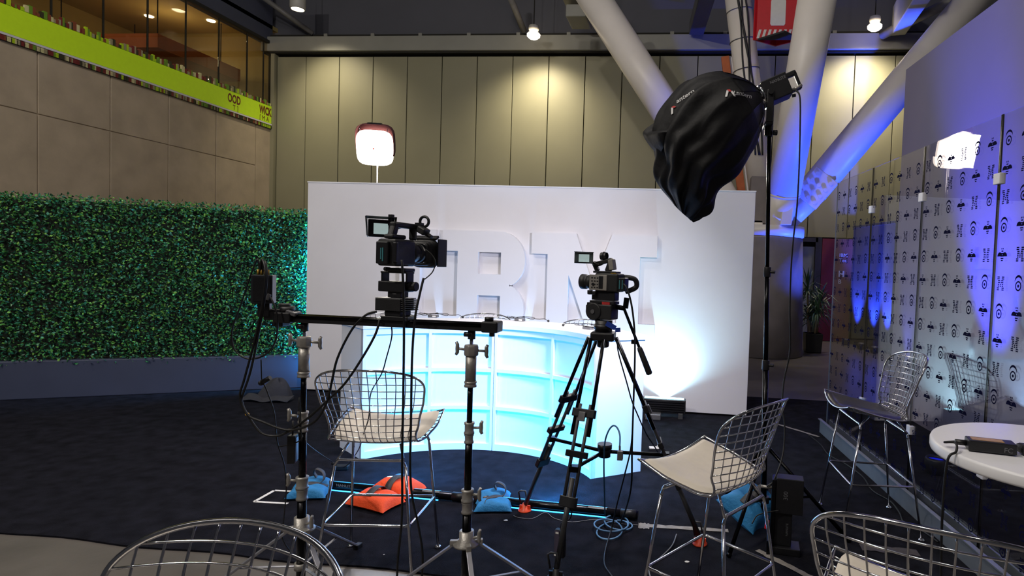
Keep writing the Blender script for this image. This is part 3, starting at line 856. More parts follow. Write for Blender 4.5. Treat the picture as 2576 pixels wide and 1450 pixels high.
for i in range(N):
    u = rnd.random() ** 1.25 * HL
    top_ = rnd.random() < 0.06
    z = 0.36 + rnd.random() * 1.74 if not top_ else 2.04 + rnd.random() * 0.1
    dep = rnd.random()
    off = 0.05 + 0.10 * dep + 0.02 * math.sin(u * 9) * math.sin(z * 8)
    if top_: off = rnd.uniform(-0.1, 0.15)
    p = hd * u + hn * off + Vector((0, 0, z))
    dr = Vector((rnd.gauss(0, 1), rnd.gauss(0, 1), rnd.gauss(0.3, 0.8))).normalized() + hn * 0.7
    dr.normalize()
    s = dr.orthogonal(); s.rotate(Matrix.Rotation(rnd.uniform(0, 2 * PI), 3, dr)); s.normalize()
    L_ = rnd.uniform(0.022, 0.042); w_ = L_ * 0.32
    up_ = dr.cross(s) * (L_ * 0.12)
    o_ = len(lv)
    lv += [p, p + dr * L_ * 0.5 + s * w_ + up_, p + dr * L_, p + dr * L_ * 0.5 - s * w_ + up_]
    lf += [(o_, o_ + 1, o_ + 2), (o_, o_ + 2, o_ + 3)]
    c = rnd.choice(greens)
    lc += [c] * 4
me = bpy.data.meshes.new('foliage'); me.from_pydata([tuple(v) for v in lv], [], lf)
ca = me.color_attributes.new('tone', 'FLOAT_COLOR', 'POINT')
ca.data.foreach_set('color', [x for c in lc for x in (*c, 1)])
ob = bpy.data.objects.new('foliage', me); C.objects.link(ob); ob.parent = hg; ob['kind'] = 'stuff'
me.materials.append(attr_mat('boxwood_leaf', 'tone', 0.4))

# ------------------------------------------------------------------ LED wash bars at the foot of the backdrop
M['cyan_lens'] = mat('cyan_lens', 'c0f0ff', 0.3, emit='a8ecff', estr=4)
def wash_bar(loc, label, energy, L=0.46, group=None, aim=(0, 0.30, 1), col=(0.50, 0.86, 1.0), rz=0.0, spread=2.0):
    t = thing('led_wash_bar', label, 'stage light', loc, rz, group)
    mb = MB(); mb.box((0, 0, 0.125), (L, 0.11, 0.15)); mb.build('housing', M['black'], t, bevel=0.008)
    for k in range(5):
        mb = MB(); mb.box((0, -0.058, 0.075 + k * 0.024), (L - 0.03, 0.01, 0.008)); mb.build('cooling_fin', M['black_metal'], t)
    for s in (-1, 1):
        mb = MB(); mb.box((s * (L / 2 - 0.05), 0, 0.03), (0.05, 0.14, 0.06)); mb.build('foot', M['dark_grey'], t, bevel=0.004)
    mb = MB(); mb.box((0, 0.01, 0.202), (L - 0.04, 0.06, 0.006)); mb.build('lens', M['cyan_lens'], t)
    l = light('wash_beam', 'AREA', (0, 0.01, 0.215), energy, col, shape='RECTANGLE', size=L - 0.06, size_y=0.06, spread=spread)
    l.parent = t
    l.rotation_euler = Vector(aim).to_track_quat('-Z', 'X').to_euler()
    return t
wash_bar((-0.225, 6.33, 0), 'black wash light bar on the carpet at the foot of the backdrop beyond the desk', 17, spread=2.4)
wash_bar((-1.05, 6.33, 0), 'black wash light bar on the carpet hidden between the desk and the backdrop', 8, col=(0.38, 0.62, 1.0), group='wash bars behind the desk')
wash_bar((-1.90, 6.33, 0), 'black wash light bar on the carpet hidden between the desk and the backdrop', 8, col=(0.38, 0.62, 1.0), group='wash bars behind the desk')
wash_bar((-2.75, 6.33, 0), 'black wash light bar on the carpet hidden between the desk and the backdrop', 8, col=(0.38, 0.62, 1.0), group='wash bars behind the desk')
t = thing('led_tube', 'upright blue LED tube tucked behind the end of the backdrop by the hedge', 'light tube', (-4.34, 6.71, 0))
mb = MB(); mb.lathe([(0.001, 0), (0.06, 0), (0.06, 0.02), (0.02, 0.03), (0.001, 0.03)], 20); mb.build('foot', M['black'], t)
mb = MB(); mb.cyl((0, 0, 0.02), (0, 0, 2.0), 0.022, n=16); mb.build('tube_body', M['black_metal'], t)
mb = MB(); mb.box((-0.024, -0.004, 1.05), (0.006, 0.03, 1.75)); mb.build('diffuser', mat('blue_tube_glow', '60b8ff', 0.3, emit='1a7cff', estr=3.0), t)
l = light('tube_light', 'AREA', (-0.035, -0.006, 1.05), 55, (0.02, 0.42, 1.0), shape='RECTANGLE', size=1.7, size_y=0.04)
l.parent = t
l.rotation_euler = Vector((-1, -0.12, 0)).to_track_quat('-Z', 'X').to_euler()
# small bits below the visible bar
mb = MB(); mb.box((-0.33, 6.22, 0.03), (0.16, 0.1, 0.06)); simple('cable_box', 'small grey cable box on the carpet before the wash bar', 'box', mb, M['mid_grey'], 0.006)

# ------------------------------------------------------------------ LED tubes on the carpet
M['tube_glow'] = mat('tube_glow', '8fe0ff', 0.3, emit='2aa0ff', estr=3.0)
def floor_tube(p0, p1, label, text, energy):
    p0, p1 = Vector(p0), Vector(p1)
    d = p1 - p0; L = d.length
    t = thing('led_tube', label, 'light tube', p0, math.atan2(d.y, d.x))
    mb = MB(); mb.cyl((0.0, 0, 0.03), (L, 0, 0.03), 0.026, n=20); mb.build('tube_body', M['black_metal'], t)
    mb = MB()
    for k in range(1):
        mb.grid(lambda u, v: (0.10 + u * (L - 0.3), math.cos(lerp(-0.2, 1.5, v)) * 0.0272, 0.03 + math.sin(lerp(-0.2, 1.5, v)) * 0.0272), 1, 8)
    mb.build('diffuser', M['tube_glow'], t)
    mb = MB(); mb.box((L / 2 - 0.05, -0.028, 0.006), (L - 0.3, 0.006, 0.006)); mb.build('underglow', M['tube_glow'], t)
    for xx in (0.05, L - 0.06):
        mb = MB(); mb.cyl((xx - 0.05, 0, 0.03), (xx + 0.05, 0, 0.03), 0.029, n=20); mb.build('end_cap', M['black'], t)
    mb = MB(); mb.box((L - 0.26, -0.012, 0.0545), (0.12, 0.016, 0.003), (0.5, 0, 0)); mb.build('control_panel', M['mid_grey'], t)
    lettering('lettering', text, 0.03, M['print_white'], t, (0.14, -0.0268, 0.035), (1, 0, 0), (0, -0.3, 1))
    l = light('tube_light', 'AREA', (L / 2 - 0.05, 0.035, 0.045), energy, (0.02, 0.37, 1.0), shape='RECTANGLE', size=L - 0.3, size_y=0.03, spread=3.0)
    l.parent = t
    l.rotation_euler = Vector((0, 1.0, 0.0)).to_track_quat('-Z', 'X').to_euler()
    return t
floor_tube((-2.47, 3.80, 0), (-1.40, 3.765, 0), 'black LED light tube on the carpet under the orange sandbag stool', 'NANLITE', 48)
floor_tube((-1.36, 3.763, 0), (-0.27, 3.70, 0), 'black LED light tube on the carpet reaching to the coiled blue cable', 'NANLITE', 48)

# ------------------------------------------------------------------ square lanterns on stands behind the backdrop
M['softface'] = mat('softbox_face', 'fff6ea', 0.6, emit='fff0de', estr=7)
M['maroon_cloth'] = mat('maroon_cloth', '4e2226', 0.8, var=0.1)
def square_lamp(loc, label, aim, energy):
    loc = Vector(loc)
    t = thing('square_softlight', label, 'soft light', (loc.x, loc.y, 0))
    h = loc.z
    q = Vector(aim).to_track_quat('-Y', 'Z').to_matrix().to_4x4()
    q.translation = (0, 0, h)
    w = 0.212
    def sq(u, ww, r=0.42):
        a = 2 * PI * u
        c, s = math.cos(a), math.sin(a)
        n = 4.2
        k = (abs(c) ** n + abs(s) ** n) ** (-1 / n)
        return c * k * ww, s * k * ww
    mb = MB(q)
    prof = [(-0.10, 0.05), (-0.125, 0.5), (-0.11, 0.86), (-0.06, 0.98), (0.0, 1.0)]
    mb.grid(lambda u, v: (lambda i: (sq(u, w * interp([(k / 4, p[1]) for k, p in enumerate(prof)], v))[0],
                                     interp([(k / 4, p[0]) for k, p in enumerate(prof)], v),
                                     sq(u, w * interp([(k / 4, p[1]) for k, p in enumerate(prof)], v))[1]))(0), 40, 12, True)
    mb.build('diffuser', M['softface'], t)
    mb = MB(q)
    mb.grid(lambda u, v: (sq(u, w * 1.03)[0], lerp(-0.03, 0.09, v), sq(u, w * 1.03)[1] + 0.062), 40, 3, True)
    mb.grid(lambda u, v: (sq(u, w * 1.03 * (1 - v))[0], 0.09 + 0.03 * v, sq(u, w * 1.03 * (1 - v))[1] + 0.062), 40, 3, True)
    mb.build('hood', M['maroon_cloth'], t, solid=0.004)
    mb = MB(q); mb.box((0, 0.03, 0.288), (0.16, 0.08, 0.014)); mb.build('vent', M['black'], t)
    for s in (-1, 1):
        mb = MB(q); mb.cyl((s * 0.165, -0.035, 0.245), (s * 0.155, -0.06, 0.19), 0.004, n=6); mb.build('clip', M['chrome'], t)
    mb = MB(); mb.cyl((0, 0.06, 1.4), (0, 0.06, h - 0.15), 0.012, n=12); mb.cyl((0, 0.06, 0.25), (0, 0.06, 1.42), 0.017, n=12); mb.build('mast', M['chrome'], t)
    for k in range(3):
        a = k * 2 * PI / 3 + 0.4
        mb = MB(); mb.cyl((0, 0.06, 0.55), (0.42 * math.cos(a), 0.06 + 0.42 * math.sin(a), 0.01), 0.011, n=8); mb.build('leg', M['black_metal'], t)
    l = light('soft_light', 'AREA', q @ Vector((0, -0.16, 0)), energy, (1, 0.92, 0.82), shape='RECTANGLE', size=0.36, size_y=0.36)
    l.parent = t
    l.rotation_euler = Vector(aim).to_track_quat('-Z', 'Y').to_euler()
    return t
square_lamp((-3.928, 7.050, 2.949), 'glowing square soft light with a dark red hood above the backdrop beside the hedge', (0.30, -1, -0.32), 18)
square_lamp((-0.24, 6.85, 3.04), 'glowing square soft light behind the backdrop, hidden by the black lantern softbox', (-0.15, -1, -0.25), 18)

# ------------------------------------------------------------------ wire bar stools
PROF = [(0.0, (0.245, 0.750)), (0.14, (0.13, 0.727)), (0.28, (0.01, 0.708)), (0.40, (-0.09, 0.70)), (0.50, (-0.165, 0.725)),
        (0.58, (-0.205, 0.79)), (0.70, (-0.232, 0.89)), (0.85, (-0.262, 1.0)), (1.0, (-0.295, 1.105))]
_p = spline([(0, y, z) for _, (y, z) in PROF], 10)
_seg = [0.0]
for a, b in zip(_p, _p[1:]): _seg.append(_seg[-1] + (b - a).length)
def prof(v):
    s = v * _seg[-1]
    for i in range(len(_p) - 1):
        if s <= _seg[i + 1] + 1e-9:
            return _p[i].lerp(_p[i + 1], (s - _seg[i]) / max(1e-9, _seg[i + 1] - _seg[i]))
    return _p[-1].copy()
WID = [(0.0, 0.262), (0.18, 0.268), (0.34, 0.25), (0.46, 0.222), (0.56, 0.212), (0.66, 0.226), (0.80, 0.256), (0.92, 0.272), (1.0, 0.275)]
def halfw(v):
    w = interp(WID, v)
    if v > 0.78:
        k = (v - 0.78) / 0.22
        w *= max(0.0, 1 - k ** 4.5) ** (1 / 2.8)
    if v < 0.05:
        w *= 1.0
    return w
def shell(x, v):
    p = prof(v)
    w0 = interp(WID, v)
    k = x / w0
    back = min(1, max(0, (v - 0.42) / 0.2))
    seat = 1 - back
    y = p.y + back * 0.085 * k * k + seat * (-0.02) * k * k
    z = p.z + seat * 0.035 * k * k * (0.6 + 0.8 * (1 - v / 0.42) if v < 0.42 else 0.6) + back * (-0.012) * k * k
    return Vector((x, y, z))
def stool_meshes():
    d = {}
    mb = MB()
    vs_ = [0.0 + 0.0 for _ in range(0)]
    rim = []
    vl = [0.78 * i / 26 for i in range(26)] + [0.78 + 0.22 * (1 - (1 - i / 22) ** 2.6) for i in range(23)]
    for v in vl: rim.append(shell(halfw(v), v))
    for v in reversed(vl[:-1]): rim.append(shell(-halfw(v), v))
    for i in range(1, 12): rim.append(shell(lerp(-halfw(0), halfw(0), i / 12), 0.0))
    mb.tube(rim, 0.0058, 8, closed=True)
    d['rim'] = mb.mesh('rim')
    mb = MB()
    K = 13
    for k in range(1, K):
        u = -1 + 2 * k / K
        pts = []
        for i in range(49):
            v = i / 48 * 0.995
            x = u * interp(WID, v)
            if abs(x) > halfw(v):
                lo, hi = (i - 1) / 48 * 0.995, v
                for _ in range(14):
                    md = (lo + hi) / 2
                    if abs(u) * interp(WID, md) > halfw(md): hi = md
                    else: lo = md
                pts.append(shell(u * interp(WID, lo), lo))
                break
            pts.append(shell(x, v))
        mb.tube(pts, 0.0026, 5)
    J = 22
    for j in range(1, J):
        v = j / J
        w = halfw(v)
        mb.tube([shell(lerp(-w, w, i / 14), v) for i in range(15)], 0.0026, 5)
    d['wire_grid'] = mb.mesh('wire_grid')
    # pad
    mb = MB()
    def pad(u, v, up):
        a, b = 2 * u - 1, 2 * v - 1
        # squircle outline
        n_ = 7.0
        vv = lerp(0.015, 0.46, (b + 1) / 2)
        x = a * interp(WID, vv) * 0.93 * (1 - 0.25 * max(0, b) ** 4) * (1 - 0.05 * max(0, -b) ** 8)
        p = shell(x, vv)
        e = max(abs(a), abs(b))
        th = 0.006 + 0.022 * max(0.0, 1 - e ** 8) ** 0.5
        if up: p.z += th - 0.0015 * math.exp(-((a + 0.02) / 0.03) ** 2) * 3
        else: p.z += 0.004
        return p
    mb.grid(lambda u, v: pad(u, v, True), 24, 20)
    mb.grid(lambda u, v: pad(1 - u, v, False), 24, 20)
    per = []
    d['pad'] = mb.mesh('seat_pad')
    for s in (1, -1):
        # s = 1 front frame, -1 rear frame
        yt, zt, hw = (0.135, 0.68, 0.205) if s == 1 else (-0.165, 0.63, 0.175)
        mb = MB(); mb.tube(spline([(-hw, yt, zt - 0.03), (-hw + 0.02, yt, zt), (-hw + 0.06, yt, zt), (hw - 0.06, yt, zt), (hw - 0.02, yt, zt), (hw, yt, zt - 0.03)], 5), 0.0075, 8)
        d['top_bar%d' % s] = mb.mesh('top_bar')
        for q in (1, -1):
            foot = Vector((q * 0.245, 0.225 if s == 1 else -0.245, 0.012))
            top = Vector((q * hw, yt, zt - 0.03))
            mb = MB(); mb.tube([top, top.lerp(foot, 0.5), foot], 0.0075, 8); d['leg%d%d' % (s, q)] = mb.mesh('leg')
            mb = MB(); mb.lathe([(0.001, 0.0), (0.018, 0.0), (0.02, 0.006), (0.012, 0.014), (0.001, 0.016)], 12, foot - Vector((0, 0, 0.012))); d['glide%d%d' % (s, q)] = mb.mesh('glide')
            a = Vector((q * (hw - 0.01), yt, zt - 0.006)); b = shell(q * 0.13, 0.22 if s == 1 else 0.43) - Vector((0, 0, 0.008))
            mb = MB(); mb.tube([a, b], 0.0065, 8); d['strut%d%d' % (s, q)] = mb.mesh('strut')
    def legpt(s, q, z):
        yt, zt, hw = (0.135, 0.65, 0.205) if s == 1 else (-0.165, 0.60, 0.175)
        f = Vector((q * 0.245, 0.225 if s == 1 else -0.245, 0.012)); t = Vector((q * hw, yt, zt))
        return t.lerp(f, (t.z - z) / (t.z - f.z))
    zz = 0.315
    mb = MB()
    cs = [legpt(1, -1, zz), legpt(1, 1, zz), legpt(-1, 1, zz), legpt(-1, -1, zz)]
    loop = []
    for i in range(4):
        p, c, n_ = cs[i - 1], cs[i], cs[(i + 1) % 4]
        c = c * 1.015; c.z = zz
        d1 = (p - c).normalized() * 0.02; d2 = (n_ - c).normalized() * 0.02
        loop += [c + d1, c + (d1 + d2) * 0.3, c + d2]
    mb.tube(loop, 0.0068, 8, closed=True); d['footrest'] = mb.mesh('footrest')
    return d
SM = stool_meshes()
def stool(loc, face, label, group=None, pad='pad', sc=1.0):
    fx, fy = face
    t = thing('wire_bar_stool', label, 'bar stool', (loc[0], loc[1], 0), math.atan2(fy, fx) - PI / 2, group)
    t.scale = (sc, sc, sc)
    for k, me in SM.items():
        nm = me.name.split('.')[0]
        o = bpy.data.objects.new(nm, me); C.objects.link(o); o.parent = t
        if k == 'pad':
            if pad is None:
                bpy.data.objects.remove(o); continue
            me2 = me if pad == 'pad' else me.copy()
            o.data = me2
            if not me2.materials: me2.materials.append(M[pad])
            else: me2.materials[0] = M[pad]
        elif not me.materials:
            me.materials.append(M['chrome'])
    return t
stool((-1.535, 2.88), (-0.15, 0.99), 'chrome wire bar stool with cream pad standing over the orange sandbag', sc=0.97)
stool((0.135, 2.60), (-0.82, 0.57), 'chrome wire bar stool with cream pad turned sideways beside the tripod', sc=0.97)
stool((1.19, 3.95), (-1.0, -0.07), 'chrome wire bar stool with dark pad standing along the glass channel', pad='pad_dark')
stool((-0.80, 0.708), (-0.2, -1.0), 'chrome wire bar stool on bare concrete before the slider stand, cut by the frame')
stool((0.615, 1.47), (0.36, 0.93), 'chrome wire bar stool with cream pad beside the round white table')
for (x, y, f, nm) in ((-2.50, 4.835, (0.6, -0.8), 'by the hedge end'), (-1.85, 5.13, (0.13, -1.0), 'by the middle seam'), (-0.98, 5.0, (-0.35, -0.93), 'behind the tripod head')):
    stool((x, y), f, 'chrome wire bar stool tucked behind the curved desk, ' + nm, group='stools behind the desk')

# ------------------------------------------------------------------ round high table with adapter
TC = Vector((1.19, 2.04, 0)); TR = 0.36
t = thing('round_table', 'high round white pedestal table beside the printed glass', 'table', TC)
mb = MB(); mb.lathe([(0.001, 1.01), (TR - 0.012, 1.01), (TR - 0.002, 1.014), (TR, 1.02), (TR, 1.042), (TR - 0.003, 1.049), (TR - 0.01, 1.05), (0.001, 1.05)], 72); mb.build('table_top', M['white_lam'], t)
mb = MB(); mb.lathe([(0.001, 0.0), (0.24, 0.0), (0.24, 0.012), (0.06, 0.04), (0.035, 0.1), (0.03, 0.95), (0.09, 1.01), (0.001, 1.01)], 40); mb.build('pedestal', M['black'], t)
pa = Vector((0.968, 1.988, 1.050))
t = thing('power_adapter', 'black power brick with a gold label on the round white table', 'power adapter', pa, -0.20)
mb = MB(); mb.box((0, 0, 0.02), (0.135, 0.06, 0.034)); mb.build('case', M['black'], t, bevel=0.004)
mb = MB(); mb.box((-0.01, 0.0, 0.0375), (0.09, 0.035, 0.001)); mb.build('rating_label', M['gold'], t)
mb = MB(); mb.cyl((-0.068, 0, 0.02), (-0.10, 0, 0.02), 0.009, n=10); mb.build('plug', M['black'], t)
lettering('lettering', 'FC', 0.022, M['print_grey'], t, (0.03, -0.0305, 0.01), (1, 0, 0), (0, 0, 1))
mb = MB(); mb.box((0, 0, 0.018), (0.1, 0.05, 0.03)); o = simple('battery_pack', 'rounded black battery lying next to the power brick', 'battery', mb, M['black'], 0.01); o.location = (1.099, 1.981, 1.050)
a = pa + Vector((-0.10, 0.02, 0.02))
ed = TC + Vector((-0.345, -0.10, 1.056))
cable('adapter_cable', [a, a + Vector((-0.03, 0.0, -0.004)), (a + ed) / 2 + Vector((0, 0.0, 0.012)), ed, ed + Vector((-0.03, -0.01, -0.04)), ed + Vector((-0.02, 0.02, -0.3)), ed + Vector((0.02, 0.06, -0.7)), (ed.x + 0.1, ed.y + 0.15, 0.02)], 0.004, M['cable'], 'thin black cable running from the power brick over the table edge')

# ------------------------------------------------------------------ slider rail on two combo stands
def ring_prof(mb, z0, z1, r, lip=0.003):
    mb.lathe([(0.001, z0), (r + lip, z0), (r + lip, z0 + 0.008), (r, z0 + 0.012), (r, z1 - 0.012), (r + lip, z1 - 0.008), (r + lip, z1), (0.001, z1)], 24)
def t_handle(mb, p, d):
    p = Vector(p); d = Vector(d).normalized()
    s = Vector((0, 0, 1)) if abs(d.z) < 0.5 else Vector((1, 0, 0))
    mb.cyl(p, p + d * 0.035, 0.006, n=10)
    q = p + d * 0.038
    mb.tube([q + s * 0.03 + d * 0.006, q + s * 0.018, q, q - s * 0.018, q - s * 0.03 + d * 0.006], 0.0085, 8, taper=[0.75, 1, 1.15, 1, 0.75])
def combo_stand(loc, label, hs, angs):
    t = thing('light_stand', label, 'light stand', loc)
    mb = MB(); mb.cyl((0, 0, 1.168), (0, 0, 1.262), 0.008, n=12); mb.build('spigot', M['chrome'], t)
    mb = MB(); mb.lathe([(0.001, 1.165), (0.03, 1.165), (0.034, 1.172), (0.034, 1.205), (0.031, 1.215), (0.001, 1.215)], 8); mb.build('top_casting', M['cast_alu'], t, bevel=0.002)
    mb = MB(); mb.cyl((0, 0, 1.046), (0, 0, 1.166), 0.0245, n=24); mb.build('sleeve', M['cast_alu'], t)
    mb = MB(); ring_prof(mb, 1.022, 1.048, 0.025); mb.build('sleeve_collar', M['cast_alu'], t)
    mb = MB(); mb.cyl((0, 0, 0.84), (0, 0, 1.03), 0.0125, n=20); mb.build('riser', M['tube_black'], t)
    mb = MB(); ring_prof(mb, 0.762, 0.805, 0.0185); ring_prof(mb, 0.805, 0.858, 0.0205); mb.build('riser_clamp', M['cast_alu'], t)
    mb = MB(); mb.cyl((0, 0, 0.53), (0, 0, 0.77), 0.0165, n=20); mb.build('riser', M['tube_black'], t)
    mb = MB(); ring_prof(mb, 0.436, 0.49, 0.0235); ring_prof(mb, 0.49, 0.546, 0.0255); mb.build('riser_clamp', M['cast_alu'], t)
    mb = MB(); mb.cyl((0, 0, 0.06), (0, 0, 0.44), 0.0205, n=20); mb.build('riser', M['tube_black'], t)
    mb = MB(); mb.lathe([(0.021, 0.352), (0.033, 0.352), (0.033, 0.31), (0.06, 0.296), (0.06, 0.288), (0.022, 0.288)], 24); hub = mb.build('leg_hub', M['cast_alu'], t)
    mb = MB(); t_handle(mb, (0.04, -0.02, 0.33), (0.7, -0.3, 0.35)); mb.build('hub_knob', M['cast_alu'], t)
    for z, s in ((1.192, -1), (0.835, hs), (0.525, hs)):
        mb = MB(); t_handle(mb, (s * 0.024, -0.004, z), (s, -0.25, 0.15)); mb.build('clamp_handle', M['cast_alu'], t)
    mb = MB(); t_handle(mb, (0.034, 0.0, 1.19), (0.6, 0.5, -0.1)); mb.build('clamp_handle', M['cast_alu'], t)
    mb = MB(); mb.lathe([(0.021, 0.10), (0.03, 0.10), (0.03, 0.13), (0.021, 0.13)], 20); mb.build('brace_collar', M['cast_alu'], t)
    for a in angs:
        a = math.radians(a); d = Vector((math.cos(a), math.sin(a), 0))
        top = d * 0.055 + Vector((0, 0, 0.292)); foot = d * 0.43 + Vector((0, 0, 0.012))
        mb = MB(); mb.bar(top, foot, 0.022, 0.011, d.cross(Vector((0, 0, 1))).cross(foot - top)); leg = mb.build('leg', M['leg_alu'], t, bevel=0.002)
        mb = MB(); mb.box(d * 0.056 + Vector((0, 0, 0.296)), (0.035, 0.022, 0.026), (0, 0, a)); mb.build('leg_bracket', M['cast_alu'], t, bevel=0.002)
        mb = MB(); mb.bar(d * 0.028 + Vector((0, 0, 0.115)), top.lerp(foot, 0.55), 0.014, 0.004); mb.build('brace', M['leg_alu'], t)
        mb = MB(); mb.box(foot + Vector((0, 0, 0.0)), (0.045, 0.03, 0.024), (0, 0, a)); mb.build('foot', M['black'], leg, bevel=0.004)
    return t
SL = combo_stand((-1.793, 2.62, 0), 'silver and black combo stand holding the slider end near the hedge', -1, (205, 325, 85))
SR = combo_stand((-0.980, 2.62, 0), 'silver and black combo stand holding the slider end near the tripod', 1, (192, 300, 20))

RZ = 1.303
sl = thing('camera_slider', 'long black motorised camera slider rail lying across two stands', 'camera slider', (-1.36, 2.62, RZ))
mb = MB()
for yy in (-0.022, 0.022):
    mb.cyl((-0.50, yy, 0.006), (0.46, yy, 0.006), 0.0095, n=14)
mb.build('rail_rod', M['tube_black'], sl)
mb = MB(); mb.box((-0.02, 0, -0.010), (0.95, 0.05, 0.024)); mb.build('rail_bed', M['black'], sl, bevel=0.003)
mb = MB(); mb.box((0.475, 0, 0.0), (0.075, 0.085, 0.05)); ec = mb.build('end_block', M['black'], sl, bevel=0.006)
mb = MB(); mb.cyl((0.46, 0, 0.024), (0.46, 0, 0.042), 0.02, n=16); mb.build('end_knob', M['black'], ec)
mb = MB(); mb.cyl((0.475, 0, -0.045), (0.475, 0, -0.02), 0.012, n=12); mb.build('end_screw', M['black'], ec)
mb = MB(); mb.box((-0.52, 0, 0.0), (0.085, 0.09, 0.05)); mb.box((-0.55, 0.0, -0.02), (0.05, 0.06, 0.05)); mb.build('motor_block', M['black'], sl, bevel=0.006)
mb = MB(); mb.cyl((-0.52, 0.0, 0.025), (-0.52, 0.0, 0.05), 0.032, n=24); mb.cyl((-0.535, 0.0, 0.05), (-0.535, 0.0, 0.062), 0.026, n=24); mb.build('pan_disc', M['dark_grey'], sl)
mb = MB(); mb.box((-0.478, -0.03, 0.022), (0.05, 0.02, 0.018), (0, 0.3, 0)); mb.build('lever', M['mid_grey'], sl, bevel=0.003)
for xx, o_ in ((-0.433, -1), (0.38, 1)):
    mb = MB(); mb.cyl((xx, 0, -0.062), (xx, 0, -0.02), 0.017, n=16); mb.cyl((xx - 0.03, -0.01, -0.04), (xx, -0.01, -0.04), 0.011, n=12); mb.build('rail_mount', M['black'], sl)
mb = MB(); mb.box((0.03, 0, 0.02), (0.13, 0.09, 0.02)); mb.box((0.03, 0.0, -0.005), (0.1, 0.07, 0.03)); mb.build('carriage', M['black'], sl, bevel=0.003)

bx = thing('control_box', 'black wireless control box with cables on top at the slider end', 'control box', (-1.986, 2.600, 1.367), 0.42)
mb = MB(); mb.box((0, 0, 0.065), (0.088, 0.075, 0.132)); mb.build('case', mat('box_black', '24262e', 0.35, var=0.1), bx, bevel=0.003)
mb = MB(); mb.box((0, -0.038, 0.065), (0.07, 0.004, 0.11)); mb.build('face_plate', M['black'], bx)
mb = MB()
for k in range(4): mb.cyl((-0.024 + 0.014 * k, 0, 0.131), (-0.024 + 0.014 * k, 0, 0.156), 0.0052, n=10)
mb.build('connector', M['gold'], bx)
mb = MB(); mb.box((0.005, 0.0, -0.03), (0.05, 0.05, 0.07)); mb.box((0.045, 0.0, -0.055), (0.08, 0.045, 0.05)); mb.build('bracket', M['black'], bx, bevel=0.004)
mb = MB(); mb.box((0.028, -0.042, 0.03), (0.016, 0.01, 0.03), (0, 0.4, 0)); mb.build('plug', M['mid_grey'], bx, bevel=0.002)

# ------------------------------------------------------------------ cameras
M['screen'] = mat('screen_glow', 'b8cccc', 0.3, var=0.25, scale=20, emit='bcd2d0', estr=0.55)
M['cam_body'] = mat('camera_body', '1c1c1e', 0.5, var=0.2, bump=0.1, bscale=250)
M['cam_grey'] = mat('camera_grey', '8a8680', 0.5, var=0.1, bump=0.08, bscale=250)
M['cam_glass'] = mat('camera_lens', '0a0a14', 0.06, var=0.1, coat=0.5)
M['teal'] = mat('teal_print', '3f7f88', 0.5, var=0.1)
def rotx(s, c): return None
# camera on the slider: local x right, y = lens direction, z up
ca_ = thing('video_camera', 'black video camera with side screen and bellows hood on the slider', 'video camera', (-1.335, 2.62, RZ + 0.03), math.radians(-10))
def P_(name, mt, fn, bevel=0.004, parent=None, seg=2):
    mb = MB(); fn(mb); return mb.build(name, mt, parent or ca_, bevel=bevel, seg=seg)
mh = thing('pan_tilt_head', 'black motorised pan and tilt head under the slider camera', 'pan head', (-1.335, 2.62, RZ + 0.03), math.radians(-10))
def Q_(name, mt, fn, bevel=0.004): mb = MB(); fn(mb); return mb.build(name, mt, mh, bevel=bevel)
Q_('foot_block', M['black'], lambda b: b.box((0, 0, 0.012), (0.085, 0.08, 0.024)))
def fins(b):
    b.box((-0.018, 0, 0.052), (0.135, 0.10, 0.056))
    for k in range(6): b.box((0.062, 0, 0.03 + 0.0088 * k), (0.03, 0.094, 0.005))
Q_('motor_box', M['cam_body'], fins, 0.003)
Q_('top_plate', M['mid_grey'], lambda b: b.box((-0.012, 0, 0.081), (0.15, 0.095, 0.004)), 0.001)
Q_('column', M['black'], lambda b: (b.cyl((0, 0, 0.08), (0, 0, 0.105), 0.033, n=24), b.box((0, 0, 0.1), (0.07, 0.06, 0.03))))
def tilt(b):
    b.box((-0.012, 0, 0.135), (0.14, 0.075, 0.048)); b.cyl((0.055, 0, 0.138), (0.098, 0, 0.138), 0.022, n=20); b.cyl((-0.09, 0, 0.138), (-0.08, 0, 0.138), 0.006, n=10)
Q_('tilt_motor', M['black'], tilt)
def cage(b):
    for s in (-1, 1):
        b.box((s * 0.066 - 0.006, 0, 0.178), (0.008, 0.05, 0.045))
    b.box((-0.006, 0, 0.2), (0.14, 0.06, 0.008))
Q_('cage', M['black'], cage, 0.002)
Q_('quick_plate', M['black'], lambda b: (b.box((0.012, 0, 0.212), (0.1, 0.075, 0.016)), b.cyl((-0.045, 0, 0.212), (-0.055, -0.03, 0.215), 0.01, n=10)))
z0 = 0.222
P_('body', M['cam_body'], lambda b: b.box((0, -0.015, z0 + 0.068), (0.098, 0.15, 0.122)), 0.012, seg=3)
P_('battery_plate', M['black'], lambda b: (b.box((-0.01, -0.098, z0 + 0.066), (0.062, 0.02, 0.1)), b.box((0.045, -0.085, z0 + 0.07), (0.02, 0.02, 0.09))), 0.005)
P_('battery', M['teal'], lambda b: (b.box((-0.012, -0.1095, z0 + 0.062), (0.005, 0.002, 0.05)), b.box((-0.002, -0.1095, z0 + 0.058), (0.006, 0.002, 0.06))), 0)
P_('side_panel', M['cam_grey'], lambda b: b.box((-0.05, 0.0, z0 + 0.07), (0.004, 0.11, 0.09)), 0.002)
P_('lens_mount', M['black'], lambda b: (b.cyl((0, 0.055, z0 + 0.07), (0, 0.095, z0 + 0.07), 0.048, n=28), b.cyl((0, 0.095, z0 + 0.07), (0, 0.12, z0 + 0.07), 0.043, n=28)), 0)
